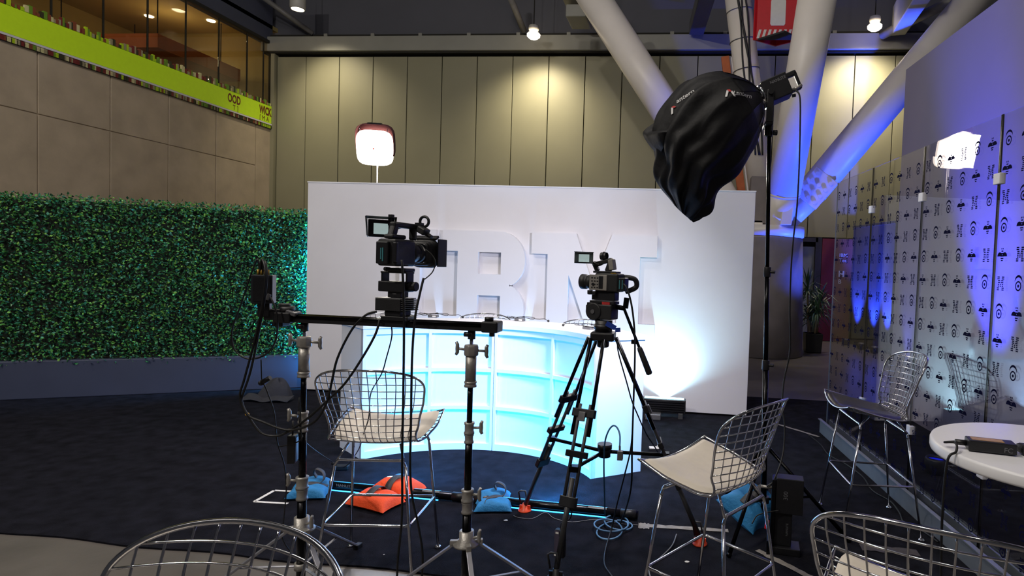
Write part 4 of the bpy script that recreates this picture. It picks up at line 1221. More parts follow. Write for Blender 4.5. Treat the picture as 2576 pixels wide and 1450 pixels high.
P_('lens_barrel', M['cam_body'], lambda b: b.lathe([(0.044, 0.115), (0.047, 0.118), (0.047, 0.135), (0.044, 0.138), (0.044, 0.15), (0.049, 0.155)], 32, (0, 0, z0 + 0.07), (0, 1, 0)), 0)
def hoodb(b):
    def sq(u, w):
        a = 2 * PI * u; c, s = math.cos(a), math.sin(a); k = (abs(c) ** 5 + abs(s) ** 5) ** -0.2
        return c * k * w, s * k * w
    b.grid(lambda u, v: (sq(u, lerp(0.046, 0.072, v ** 0.8))[0], lerp(0.14, 0.2, v) + 0.004 * math.sin(v * 14), z0 + 0.07 + sq(u, lerp(0.046, 0.07, v ** 0.8))[1]), 28, 14, True)
P_('matte_box', M['cam_body'], hoodb, 0)
P_('hood_flag', M['black'], lambda b: (b.box((0.085, 0.215, z0 + 0.075), (0.006, 0.075, 0.135)), b.box((0, 0.205, z0 + 0.148), (0.13, 0.03, 0.012), (0.5, 0, 0))), 0.002)
P_('front_lens', M['cam_glass'], lambda b: b.lathe([(0.001, 0.152), (0.025, 0.15), (0.042, 0.142)], 28, (0, 0, z0 + 0.07), (0, 1, 0)), 0)
P_('handle', M['cam_body'], lambda b: (b.box((0, 0.03, z0 + 0.195), (0.032, 0.17, 0.026)), b.box((0, -0.045, z0 + 0.165), (0.03, 0.035, 0.075), (-0.35, 0, 0)), b.box((0, 0.1, z0 + 0.16), (0.03, 0.03, 0.06)), b.box((0, -0.03, z0 + 0.14), (0.05, 0.1, 0.02))), 0.008)
P_('cold_shoe', M['black'], lambda b: (b.box((-0.03, -0.02, z0 + 0.222), (0.02, 0.02, 0.04)), b.box((-0.02, -0.01, z0 + 0.2), (0.05, 0.03, 0.018))), 0.002)
P_('mic_holder', M['black'], lambda b: (b.tube([(0.04 + 0.024 * math.cos(a), 0.13 + 0.01 * math.sin(a) * 0, z0 + 0.222 + 0.024 * math.sin(a)) for a in [k * PI / 10 for k in range(20)]], 0.0068, 8, closed=True), b.box((0.02, 0.12, z0 + 0.2), (0.03, 0.03, 0.03))), 0)
P_('viewfinder', M['cam_body'], lambda b: (b.box((0.045, 0.115, z0 + 0.178), (0.045, 0.05, 0.032), (0, 0.45, 0)), b.box((0.06, 0.13, z0 + 0.16), (0.05, 0.03, 0.016), (0, 0.5, 0))), 0.006)
# side screen, swung out to the left and facing back
sc0 = thing('monitor_dummy', 'x', 'x') if False else None
mon = Matrix.Translation((-0.092, -0.01, z0 + 0.178)) @ Matrix.Rotation(math.radians(39), 4, 'Z') @ Matrix.Scale(1.18, 4)
mb = MB(mon); mb.box((0, 0.0, 0), (0.094, 0.016, 0.068)); so = mb.build('side_screen', M['black'], ca_, bevel=0.004)
mb = MB(mon); mb.box((0.004, -0.0088, -0.002), (0.062, 0.002, 0.042)); mb.build('display', M['screen'], so)
mb = MB(mon)
mb.add([(-0.05, -0.008, 0.036), (0.05, -0.008, 0.036), (0.056, -0.055, 0.042), (-0.056, -0.055, 0.042)], [(0, 1, 2, 3)])
mb.add([(-0.05, -0.008, 0.036), (-0.056, -0.055, 0.042), (-0.05, -0.05, -0.03), (-0.047, -0.008, -0.036)], [(0, 1, 2, 3)])
mb.add([(0.05, -0.008, 0.036), (0.056, -0.05, 0.042), (0.05, -0.03, -0.03), (0.047, -0.008, -0.036)], [(0, 1, 2, 3)])
mb.build('screen_hood', M['dark_grey'], so, solid=0.002)
P_('screen_arm', M['black'], lambda b: (b.cyl((-0.055, 0.01, z0 + 0.18), (0, 0.02, z0 + 0.195), 0.012, n=12), b.box((-0.035, 0.0, z0 + 0.185), (0.03, 0.03, 0.05))), 0.002)

# tripod camera
TP = Vector((-0.480, 3.36, 0))
cb = thing('video_camera', 'grey-sided video camera with short zoom lens and side screen on the tripod', 'video camera', (TP.x, TP.y, 1.395), math.radians(68))
def B_(name, mt, fn, bevel=0.004, seg=2): mb = MB(); fn(mb); return mb.build(name, mt, cb, bevel=bevel, seg=seg)
zb = 0.055
B_('body', M['cam_body'], lambda b: b.box((0, -0.03, zb + 0.052), (0.085, 0.15, 0.104)), 0.01, 3)
B_('side_panel', M['cam_grey'], lambda b: (b.box((-0.044, 0.02, zb + 0.05), (0.006, 0.115, 0.088)),), 0.003)
def knobs(b):
    for i in range(4):
        for j in range(4): b.box((-0.048, 0.058 - 0.018 * i, zb + 0.022 + 0.018 * j), (0.004, 0.009, 0.006))
    b.cyl((-0.046, 0.05, zb + 0.04), (-0.053, 0.05, zb + 0.04), 0.008, n=12)
    b.box((-0.048, -0.0, zb + 0.052), (0.004, 0.026, 0.07))
B_('buttons', M['black'], knobs, 0.001)
B_('lens_barrel', M['cam_body'], lambda b: b.lathe([(0.03, 0.04), (0.036, 0.05), (0.036, 0.085), (0.039, 0.088), (0.039, 0.108), (0.036, 0.11), (0.036, 0.12), (0.043, 0.124), (0.044, 0.152), (0.04, 0.154)], 32, (0, 0, zb + 0.05), (0, 1, 0)), 0)
B_('front_lens', M['cam_glass'], lambda b: b.lathe([(0.001, 0.15), (0.02, 0.148), (0.04, 0.14)], 28, (0, 0, zb + 0.05), (0, 1, 0)), 0)
B_('battery', M['black'], lambda b: b.box((-0.008, -0.122, zb + 0.045), (0.05, 0.045, 0.075)), 0.005)
B_('battery_stripe', M['teal'], lambda b: (b.box((-0.034, -0.13, zb + 0.045), (0.002, 0.005, 0.05)), b.box((-0.034, -0.112, zb + 0.045), (0.002, 0.005, 0.05))), 0)
B_('label_plate', M['gold'], lambda b: b.box((-0.03, -0.075, zb + 0.1055), (0.02, 0.035, 0.003)), 0)
B_('hand_grip', M['cam_body'], lambda b: (b.box((0.062, -0.03, zb + 0.05), (0.05, 0.1, 0.08)), b.tube(spline([(0.05, -0.09, zb + 0.085), (0.075, -0.15, zb + 0.075), (0.085, -0.155, zb + 0.03), (0.06, -0.10, zb + 0.0)], 6), 0.016, 8)), 0.014, 3)
B_('top_plate', M['black'], lambda b: b.box((0, -0.01, zb + 0.11), (0.06, 0.15, 0.012)), 0.003)
B_('handle', M['cam_body'], lambda b: (b.box((0, -0.03, zb + 0.15), (0.028, 0.035, 0.08), (0.35, 0, 0)), b.box((0, 0.02, zb + 0.165), (0.026, 0.12, 0.024), (-0.25, 0, 0)), b.box((0, 0.065, zb + 0.14), (0.024, 0.026, 0.06), (-0.5, 0, 0))), 0.006)
B_('xlr_unit', M['cam_grey'], lambda b: b.box((-0.012, -0.05, zb + 0.153), (0.04, 0.03, 0.06), (-0.2, 0, 0)), 0.004)
B_('mic_holder', M['black'], lambda b: (b.tube([(0.0 + 0.021 * math.cos(a), 0.012, zb + 0.2 + 0.021 * math.sin(a)) for a in [k * PI / 10 for k in range(20)]], 0.006, 8, closed=True), b.cyl((0.0, -0.005, zb + 0.2), (0.0, 0.03, zb + 0.2), 0.022, n=20, cap=False)), 0)
mon = Matrix.Translation((-0.05, 0.115, zb + 0.185)) @ Matrix.Rotation(math.radians(-58), 4, 'Z')
mb = MB(mon); mb.box((0, 0.0, 0), (0.105, 0.016, 0.06)); so = mb.build('side_screen', M['black'], cb, bevel=0.004)
mb = MB(mon); mb.box((0.0, -0.0088, 0.0), (0.06, 0.002, 0.044)); mb.build('display', M['screen'], so)
mb = MB(mon)
for s in (-1, 1):
    mb.add([(s * 0.032, -0.008, 0.026), (s * 0.052, -0.04, 0.032), (s * 0.052, -0.04, -0.03), (s * 0.032, -0.008, -0.026)], [(0, 1, 2, 3)])
mb.add([(-0.05, -0.008, 0.03), (0.05, -0.008, 0.03), (0.056, -0.045, 0.034), (-0.056, -0.045, 0.034)], [(0, 1, 2, 3)])
mb.build('screen_hood', M['dark_grey'], so, solid=0.002)
B_('screen_arm', M['black'], lambda b: b.tube(spline([(-0.03, 0.09, zb + 0.17), (-0.01, 0.05, zb + 0.15), (0, 0.02, zb + 0.16)], 5), 0.009, 8), 0)
B_('base_plate', M['black'], lambda b: (b.box((0, -0.005, 0.03), (0.055, 0.15, 0.05)), b.box((-0.01, 0.05, 0.045), (0.08, 0.035, 0.02)), b.cyl((-0.045, 0.07, 0.035), (-0.045, 0.07, 0.06), 0.016, n=16)), 0.004)

# ------------------------------------------------------------------ tripod
tp = thing('tripod', 'black video tripod with twin-rod legs, mid-level spreader and orange feet', 'tripod', TP)
def T_(name, mt, fn, bevel=0.003, parent=None): mb = MB(); fn(mb); return mb.build(name, mt, parent or tp, bevel=bevel)
rz = math.radians(68)
Rz = Matrix.Rotation(rz, 4, 'Z')
def fh(fn):
    def g(b):
        b.M = Rz; fn(b); b.M = Matrix.Identity(4)
    return g
T_('head_plate', M['black'], fh(lambda b: (b.box((0, 0.0, 1.388), (0.065, 0.16, 0.018)), b.box((-0.02, 0.07, 1.375), (0.05, 0.04, 0.02)))))
T_('head_badge', M['print_red'], fh(lambda b: b.box((-0.034, -0.03, 1.384), (0.004, 0.05, 0.016))), 0)
T_('fluid_head', M['cam_body'], fh(lambda b: (b.cyl((-0.05, 0.045, 1.335), (0.05, 0.045, 1.335), 0.05, n=32), b.box((0, -0.005, 1.335), (0.085, 0.13, 0.085)), b.box((0, 0.1, 1.35), (0.05, 0.02, 0.04)))), 0.006)
T_('drag_knob', M['mid_grey'], fh(lambda b: (b.cyl((-0.05, 0.045, 1.335), (-0.056, 0.045, 1.335), 0.012, n=16),)), 0)
T_('pan_base', M['black'], lambda b: (b.cyl((0, 0, 1.222), (0, 0, 1.285), 0.05, n=28), b.cyl((0, 0, 1.235), (0, 0, 1.262), 0.055, n=28)), 0)
T_('bowl', M['black'], lambda b: (b.box((0, 0, 1.195), (0.135, 0.12, 0.05)), b.cyl((0, 0, 1.13), (0, 0, 1.17), 0.035, n=20)), 0.01)
T_('lock_tag', M['blue_tag'], lambda b: (b.box((0.05, -0.062, 1.262), (0.06, 0.004, 0.028), (0, 0.45, 0)), b.box((0.09, -0.066, 1.24), (0.03, 0.004, 0.024), (0, -0.1, 0))), 0)
pb0 = Vector((0.115, -0.02, 1.36)); pb1 = Vector((0.275, -0.06, 1.005))
T_('pan_bar', M['tube_black'], lambda b: (b.cyl((0.07, -0.01, 1.365), pb0, 0.014, n=12), b.cyl(pb0, pb1, 0.0085, n=12), b.box(pb0.lerp(pb1, 0.52) - Vector((0.015, 0, 0)), (0.035, 0.02, 0.024)), b.box(pb0 + Vector((0.012, 0, 0.03)), (0.03, 0.025, 0.06), (0, 0.1, 0))), 0.002)
T_('pan_grip', M['cam_body'], lambda b: b.tube([pb0.lerp(pb1, 0.6), pb0.lerp(pb1, 0.64), pb0.lerp(pb1, 0.85), pb1, pb1 + (pb1 - pb0) * 0.02], 0.0165, 12, taper=[0.75, 0.95, 1.05, 1.1, 0.6]), 0)
feet = [Vector((-1.000, 3.700, 0)) - TP, Vector((0.115, 3.434, 0)) - TP, Vector((-0.62, 2.925, 0)) - TP]
mids = []
for f in feet:
    hd_ = Vector((f.x, f.y, 0)).normalized()
    top = hd_ * 0.075 + Vector((0, 0, 1.185)); ft = f + Vector((0, 0, 0.035))
    s = hd_.cross(Vector((0, 0, 1))).normalized()
    d = (ft - top).normalized(); n_ = d.cross(s)
    lg = T_('leg', M['tube_black'], lambda b: [b.cyl(top + s * w * 0.8, top.lerp(ft, 0.44) + s * w, 0.0105, n=10) for w in (-0.05, 0.05)], 0)
    T_('leg_rod', M['dark_grey'], lambda b: [b.cyl(top.lerp(ft, 0.30) + s * w, top.lerp(ft, 0.74) + s * w * 0.9, 0.0095, n=10) for w in (-0.031, 0.031)], 0, lg)
    T_('leg_rod', M['dark_grey'], lambda b: b.cyl(top.lerp(ft, 0.62), ft, 0.0145, n=12), 0, lg)
    for k, (w, h) in ((0.34, (0.135, 0.045)), (0.52, (0.125, 0.035)), (0.72, (0.095, 0.055))):
        c = top.lerp(ft, k)
        T_('leg_clamp', M['black'], lambda b: b.box(c, (w, 0.03, h), Matrix((s, n_, d)).transposed()), 0.004, lg)
    c = top.lerp(ft, 0.34)
    T_('clamp_lever', M['mid_grey'], lambda b: b.box(c + n_ * -0.02 + d * 0.02, (0.04, 0.012, 0.05), Matrix((s, n_, d)).transposed()), 0.003, lg)
    T_('rubber_foot', M['orange_foot'] if f.y > 0 else M['black'], lambda b: (b.lathe([(0.001, 0.0), (0.042, 0.0), (0.044, 0.008), (0.02, 0.016), (0.016, 0.05), (0.001, 0.052)], 20, f), b.box(f + Vector((0, 0, 0.022)), (0.07, 0.012, 0.03))), 0)
    T_('foot_strap', M['dark_grey'], lambda b: b.tube([f + Vector((-0.03, 0, 0.05)), f + Vector((-0.045, 0, 0.12)), f + Vector((-0.03, 0, 0.13)), f + Vector((0.0, 0, 0.13)), f + Vector((0.012, 0, 0.07))], 0.006, 6), 0)
    mids.append(top.lerp(ft, 0.58))
T_('spreader_hub', M['black'], lambda b: (b.cyl((0.03, -0.0, 0.50), (0.03, -0.0, 0.565), 0.035, n=24), b.cyl((0.03, 0, 0.545), (0.03, 0, 0.575), 0.042, n=24)), 0)
for mpt in mids:
    T_('spreader_arm', M['tube_black'], lambda b: (b.cyl((0.03, 0, 0.53), mpt, 0.0105, n=10), b.box(mpt, (0.05, 0.05, 0.03))), 0.002)

# ------------------------------------------------------------------ lantern softbox on its stand
YS = 3.70
ls = thing('softbox_stand', 'tall black light stand carrying the lantern softbox', 'light stand', (0.50, YS, 0))
o3 = Vector((0.50, YS, 0))
def L_(name, mt, fn, bevel=0.002): mb = MB(Matrix.Translation(-o3)); fn(mb); return mb.build(name, mt, ls, bevel=bevel)
mtop = Vector((0.441, 3.700, 2.429)); mbot = Vector((0.507, YS, 0.06))
L_('mast', M['tube_black'], lambda b: (b.cyl(mbot, mbot.lerp(mtop, 0.42), 0.0175, n=16), b.cyl(mbot.lerp(mtop, 0.40), mbot.lerp(mtop, 0.66), 0.0145, n=16), b.cyl(mbot.lerp(mtop, 0.65), mtop, 0.0125, n=16)), 0)
for k in (0.395, 0.635):
    c = mbot.lerp(mtop, k + 0.012)
    L_('riser_clamp', M['black'], lambda b: (b.cyl(c - Vector((0, 0, 0.03)), c + Vector((0, 0, 0.03)), 0.023, n=16), b.cyl(c, c + Vector((0.045, -0.02, 0.0)), 0.009, n=10)))
L_('head_clamp', M['black'], lambda b: (b.cyl(mtop - Vector((0, 0, 0.02)), mtop + Vector((0, 0, 0.05)), 0.02, n=16), b.cyl(mtop + Vector((0.02, -0.02, 0)), mtop + Vector((0.045, -0.02, 0)), 0.016, n=14)))
cz = Vector((0.502, YS, 0.53))
L_('leg_collar', M['black'], lambda b: b.cyl(cz - Vector((0, 0, 0.03)), cz + Vector((0, 0, 0.03)), 0.032, n=16))
L_('brace_collar', M['black'], lambda b: b.cyl((0.507, YS, 0.17), (0.507, YS, 0.21), 0.03, n=16))
for fx, fy in ((0.275, 3.305), (1.0, 3.62), (0.30, 4.16)):
    f = Vector((fx, fy, 0.012))
    L_('leg', M['tube_black'], lambda b: (b.cyl(cz + (f - cz) * 0.05, f, 0.0125, n=10), b.ball(f, 0.016, 8)), 0)
    L_('brace', M['tube_black'], lambda b: b.cyl(Vector((0.507, YS, 0.19)), cz.lerp(f, 0.55), 0.008, n=8), 0)

sb = thing('lantern_softbox', 'big black lantern softbox with drooping cloth skirt and white script lettering', 'softbox', (0.1, YS, 2.3))
o4 = Vector((0.1, YS, 2.3))
rings = [((0.359, 3.700, 2.694), (0.401, 3.700, 2.590), 0.055), ((0.269, 3.700, 2.739), (0.404, 3.700, 2.523), 0.17), ((0.106, 3.700, 2.772), (0.376, 3.700, 2.406), 0.28),
         ((-0.080, 3.700, 2.717), (0.340, 3.700, 2.303), 0.32), ((-0.196, 3.700, 2.586), (0.269, 3.700, 2.177), 0.32), ((-0.241, 3.700, 2.423), (0.134, 3.700, 2.083), 0.29),
         ((-0.233, 3.700, 2.265), (0.099, 3.700, 1.980), 0.22), ((-0.229, 3.700, 2.139), (0.053, 3.700, 1.926), 0.15), ((-0.105, 3.700, 1.975), (-0.009, 3.700, 1.890), 0.06)]
cs_ = spline([(Vector(a) + Vector(b)) / 2 for a, b, _ in rings], 8)
as_ = spline([(Vector(a) - Vector(b)) / 2 for a, b, _ in rings], 8)
ds_ = [v.x for v in spline([(dd_, 0, 0) for _, _, dd_ in rings], 8)]
def lant(th, v, fold=1.0):
    i = v * (len(cs_) - 1); k = min(int(i), len(cs_) - 2); f = i - k
    c = cs_[k].lerp(cs_[k + 1], f); a = as_[k].lerp(as_[k + 1], f); b = lerp(ds_[k], ds_[k + 1], f)
    # twelve flat gores between the ribs, loose folds in the skirt
    g = PI / 6
    ph = (th % g) - g / 2
    rr = lerp((math.cos(g / 2) / math.cos(ph)) ** 1.6, 1, max(0, min(1, (v - 0.45) * 4)))
    fo = fold * max(0, (v - 0.30)) * 1.0
    rr *= 1 + fo * 0.13 * math.sin(th * 7 + v * 6) + fo * 0.07 * math.sin(th * 17 - v * 11)
    q = c + a * (math.cos(th) * rr) + Vector((0, b * math.sin(th) * rr, 0)) - o4
    if fold > 1:
        w = min(1, max(0, (v - 0.2) * 3)) * 0.013
        q += Vector((noise.noise(q * 7), noise.noise(q * 7 + Vector((5, 0, 0))), noise.noise(q * 9 + Vector((0, 7, 0))))) * w
        q += (q - (c - o4)).normalized() * 0.006
    return q
M['soft_shell'] = mat('softbox_nylon', '101014', 0.4, var=0.3, scale=6, bump=0.1, bscale=20, spec=0.5)
M['soft_black'] = mat('softbox_cloth', '0f0f12', 0.62, var=0.3, scale=6, bump=0.5, bscale=9, spec=0.3)
mb = MB(); mb.grid(lambda u, v: lant(2 * PI * u, v * 0.5), 60, 26, True, smooth=False)
shell_o = mb.build('shell', M['soft_shell'], sb, solid=0.003)
mb = MB(); mb.grid(lambda u, v: lant(lerp(-PI - 0.25, 0.25, u), lerp(0.235, 1.0, v), 1.5) + Vector((0, -0.012, 0)), 90, 56)
skirt_o = mb.build('skirt', M['soft_black'], sb, solid=0.003)
mb = MB()
for k in range(12):
    th = PI / 6 * k
    mb.tube([lant(th, v / 30 * 0.26, 0) for v in range(31)], 0.004, 5)
mb.build('rib', M['black_metal'], sb)
wp = [Vector(q) - o4 for q in ((-0.218, 3.620, 2.489), (-0.305, 3.600, 2.431), (-0.314, 3.580, 2.389), (-0.255, 3.560, 2.305), (-0.202, 3.560, 2.269))]
mb = MB(); mb.grid(lambda u, v: (lambda a, b: a.lerp(b, v) + Vector((0, 0.05 * math.sin(v * 5 + u * 3), 0)))(spline(wp, 6)[int(u * 24)], Vector((-0.136, 3.450, 2.357)) - o4), 24, 8)
mb.build('loose_flap', M['soft_black'], sb, solid=0.003)
M['lantern_glow'] = mat('lantern_diffuser', 'f5f5ff', 0.6, emit='f2f4ff', estr=5)
gc = cs_[30] - o4
mb = MB(); mb.ball(gc + Vector((0, 0.02, 0)), 0.22, 24, (1, 1, 0.95)); mb.build('diffuser', M['lantern_glow'], sb)
ll = light('lantern_light', 'AREA', gc + Vector((-0.12, 0.10, -0.22)), 50, (0.96, 0.92, 1.0), shape='DISK', size=0.4, spread=2.3)
ll.parent = sb
ll.rotation_euler = Vector((-1.6, 1.15, -1.45)).to_track_quat('-Z', 'Y').to_euler()
# printed lettering laid on the cloth
bpy.context.view_layer.update()
def bvh(o, off):
    me = o.data
    return BVHTree.FromPolygons([v.co + Vector(off) for v in me.vertices], [tuple(p.vertices) for p in me.polygons])
trees = [bvh(shell_o, (0, 0, 0)), bvh(skirt_o, (0, 0, 0))]
def wrap(ob, back=0.007):
    bm = bmesh.new(); bm.from_mesh(ob.data)
    bmesh.ops.triangulate(bm, faces=bm.faces[:])
    for v in bm.verts:
        best = None
        for t_ in trees:
            h = t_.ray_cast(Vector((v.co.x, -2, v.co.z)), Vector((0, 1, 0)))
            if h[0] is not None and (best is None or h[0].y < best): best = h[0].y
        if best is not None: v.co.y = best - back
    bm.to_mesh(ob.data); bm.free()
def on_box(px, s, size, rot, mt, shear=0.25, name='lettering', bold=0.0):
    p = Vector(px) - o4
    x = Vector((math.cos(rot), 0, math.sin(rot))); z = Vector((-math.sin(rot), 0, math.cos(rot)))
    ob = lettering(name, s, size, mt, sb, p, x, z, shear=shear, bold=bold)
    wrap(ob); return ob
on_box((0.195, 3.450, 2.566), 'Lantern', 0.036, 0.06, M['print_white'], bold=0.0004)
on_box((-0.116, 3.450, 2.544), 'antern', 0.042, 0.42, M['print_white'], bold=0.0004)
def emblem(p, rot, mir=1, cut=False):
    for mt, polys in ((M['print_red'], [[(0, 0.045), (0.016, 0.045), (0.026, 0.03), (0.012, 0.03)]]), (M['print_white'], [[(-0.014, 0), (-0.002, 0), (0.009, 0.034), (0.0, 0.042), (-0.002, 0.04)]] + ([] if cut else [[(0.036, 0.0), (0.046, 0.0), (0.03, 0.034), (0.016, 0.036)]]))):
        mb = MB()
        for q in polys:
            mb.add([Vector(p) - o4 + Vector((x * math.cos(rot) - z * math.sin(rot), 0, x * math.sin(rot) + z * math.cos(rot))) for x, z in q], [tuple(range(len(q)))])
        ob = mb.build('emblem_print', mt, sb); wrap(ob)
emblem((0.167, 3.450, 2.555), 0.1)
emblem((-0.132, 3.450, 2.486), 0.35, cut=True)

hd2 = thing('lamp_head', 'black studio lamp head with carry handle plugged into the lantern softbox', 'studio light', (0.460, 3.700, 2.683))
tl = math.radians(24)
Rt = Matrix.Rotation(-tl, 4, 'Y')
def H_(name, mt, fn, bevel=0.003):
    mb = MB(Rt); fn(mb); return mb.build(name, mt, hd2, bevel=bevel)
H_('housing', M['black'], lambda b: b.box((0.006, 0, 0.0), (0.155, 0.14, 0.135)), 0.006)
H_('mount_ring', M['chrome'], lambda b: (b.cyl((-0.085, 0, -0.008), (-0.07, 0, -0.008), 0.075, n=32), b.cyl((-0.115, 0, -0.008), (-0.1, 0, -0.008), 0.062, n=32)), 0)
H_('mount_lock', M['mid_grey'], lambda b: [b.box((-0.1, 0.06 * math.sin(a), -0.008 + 0.06 * math.cos(a)), (0.03, 0.02, 0.02)) for a in (0.3, 1.4, 2.5, 3.6, 4.7, 5.8)], 0.002)
H_('carry_handle', M['black'], lambda b: (b.box((0.105, 0, 0.052), (0.1, 0.035, 0.03)), b.box((0.147, 0, 0.004), (0.018, 0.035, 0.11)), b.box((0.118, 0, -0.042), (0.07, 0.035, 0.022))), 0.006)
H_('power_plug', M['cast_alu'], lambda b: b.cyl((0.095, -0.02, -0.045), (0.155, -0.02, -0.035), 0.009, n=12), 0)
H_('foot_peg', M['black'], lambda b: b.cyl((0.085, 0, -0.07), (0.105, 0, -0.075), 0.01, n=10), 0)
mb = MB(); mb.box((-0.03, -0.078, -0.11), (0.04, 0.012, 0.19)); mb.box((-0.03, 0.0, -0.205), (0.045, 0.16, 0.02)); mb.cyl((-0.03, 0, -0.27), (-0.03, 0, -0.2), 0.018, n=14); mb.build('yoke', M['black'], hd2, bevel=0.004)
mb = MB(); mb.cyl((-0.03, -0.084, -0.03), (-0.03, -0.1, -0.03), 0.016, n=16); mb.build('yoke_knob', M['black'], hd2)
lettering('lettering', 'NANLITE', 0.024, M['print_grey'], hd2, Rt @ Vector((-0.022, -0.0712, 0.03)), Rt.to_3x3() @ Vector((1, 0, 0)), Rt.to_3x3() @ Vector((0, 0, 1)), bold=0.0006)

# power supply standing by the stand
t = thing('power_supply', 'upright black lamp power supply with a blue-lit edge beside the softbox stand', 'power supply', (0.60, 3.44, 0), -0.12)
mb = MB(); mb.box((0.01, 0, 0.33), (0.15, 0.09, 0.2)); mb.build('ballast', M['black'], t, bevel=0.004)
mb = MB(); mb.box((-0.02, 0.01, 0.15), (0.1, 0.08, 0.22)); mb.build('battery', M['black'], t, bevel=0.004)
mb = MB(); mb.box((-0.078, 0, 0.225), (0.022, 0.1, 0.39)); mb.box((-0.09, -0.02, 0.04), (0.03, 0.12, 0.08)); mb.build('bracket', M['black_metal'], t, bevel=0.003)
mb = MB(); mb.box((0, 0, 0.02), (0.16, 0.12, 0.04)); mb.build('foot', M['black'], t, bevel=0.004)
mb = MB(); mb.cyl((-0.085, -0.01, 0.36), (-0.15, -0.01, 0.362), 0.009, n=12); mb.build('plug', M['cast_alu'], t)
mb = MB(); mb.box((-0.11, -0.06, 0.20), (0.016, 0.02, 0.03)); mb.box((-0.108, -0.06, 0.165), (0.02, 0.02, 0.05), (0, 0.15, 0)); mb.build('red_clip', M['red'], t, bevel=0.003)
lettering('lettering', '300', 0.034, M['print_grey'], t, (0.0, -0.0465, 0.31), (0, 0, 1), (-1, 0, 0))
lettering('lettering', 'NANLITE', 0.018, M['print_grey'], t, (0.01, -0.0315, 0.10), (0, 0, 1), (-1, 0, 0))

# ------------------------------------------------------------------ sandbags
def pillow(mb, c, w, l, h, rot=0.0, seed=0, droop=0.0):
    c = Vector(c)
    rr = random.Random(seed); ph = [rr.uniform(0, 6) for _ in range(4)]
    cr, sr = math.cos(rot), math.sin(rot)
    def f(u, v, top):
        a, b = 2 * u - 1, 2 * v - 1
        ea = max(0, 1 - abs(a) ** 3.2) ** 0.55; eb = max(0, 1 - abs(b) ** 3.2) ** 0.55
        pin = 1 - 0.10 * (1 - b * b) * abs(a) ** 3; pin2 = 1 - 0.10 * (1 - a * a) * abs(b) ** 3
        x, y = a * w / 2 * pin, b * l / 2 * pin2
        z = h * ea * eb * (1 + 0.10 * math.sin(a * 5 + ph[0]) * math.sin(b * 4 + ph[1])) * (0.78 if top else -0.22)
        z += 0.22 * h
        return c + Vector((x * cr - y * sr, x * sr + y * cr, z))
    mb.grid(lambda u, v: f(u, v, True), 20, 20)
    mb.grid(lambda u, v: f(1 - u, v, False), 20, 20)
def strap(mb, pts, w, side):
    pts = spline(pts, 6); s = Vector(side).normalized() * (w / 2)
    mb.add([p + s for p in pts] + [p - s for p in pts], [(i, i + 1, len(pts) + i + 1, len(pts) + i) for i in range(len(pts) - 1)], True)
def sandbag(loc, rz, label, mt, w, l, h, strap_loop=True, cross=True):
    t = thing('sandbag', label, 'sandbag', loc, rz)
    mb = MB(); pillow(mb, (0, l * 0.27, 0), w, l * 0.54, h, 0.05, 1); mb.build('pouch', mt, t)
    mb = MB(); pillow(mb, (0.02 * w, -l * 0.25, 0), w * 1.02, l * 0.5, h * 0.92, -0.08, 2); mb.build('pouch', mt, t)
    mb = MB()
    if strap_loop:
        strap(mb, [(w * 0.1, l * 0.34, h * 0.9), (w * 0.02, l * 0.3, h * 1.35), (w * 0.1, l * 0.2, h * 1.75), (w * 0.28, l * 0.14, h * 1.5), (w * 0.3, l * 0.05, h * 0.95), (w * 0.05, -l * 0.05, h * 0.6)], 0.035, (0.2, 1, 0))
        strap(mb, [(w * 0.42, l * 0.02, h * 0.5), (w * 0.1, -l * 0.1, h * 0.95), (-w * 0.15, -l * 0.22, h * 1.02), (-w * 0.2, -l * 0.34, h * 0.85)], 0.04, (0.3, 1, 0.1))
    else:
        strap(mb, [(0.0, l * 0.545, h * 0.2), (0.0, l * 0.46, h * 0.95), (0, l * 0.27, h * 1.16), (0, l * 0.09, h * 0.95), (0, 0.0, h * 0.4)], 0.05, (1, 0, 0))
        strap(mb, [(0, 0.0, h * 0.4), (0, -l * 0.1, h * 0.98), (0, -l * 0.25, h * 1.08), (0, -l * 0.41, h * 0.85)], 0.05, (1, 0, 0))
    mb.build('strap', M['strap'], t, solid=0.003)
    return t
sandbag((-2.475, 3.70, 0), 0.35, 'blue canvas sandbag on the carpet beside the white tape mark', M['blue_bag'], 0.25, 0.26, 0.085)
sandbag((-1.225, 3.745, 0), 0.30, 'blue canvas sandbag lying against the light tubes between stand and tripod', M['blue_bag'], 0.24, 0.28, 0.075)
sandbag((-1.94, 3.70, 0), -0.2, 'orange canvas sandbag with a dark strap on the carpet', M['orange_bag'], 0.32, 0.42, 0.105, strap_loop=False)
t = sandbag((0.40, 3.80, 0.06), -0.75, 'blue canvas sandbag slung over the softbox stand legs', M['blue_bag'], 0.30, 0.34, 0.15, strap_loop=False)
t.rotation_euler = (0.0, 0.45, -0.55)

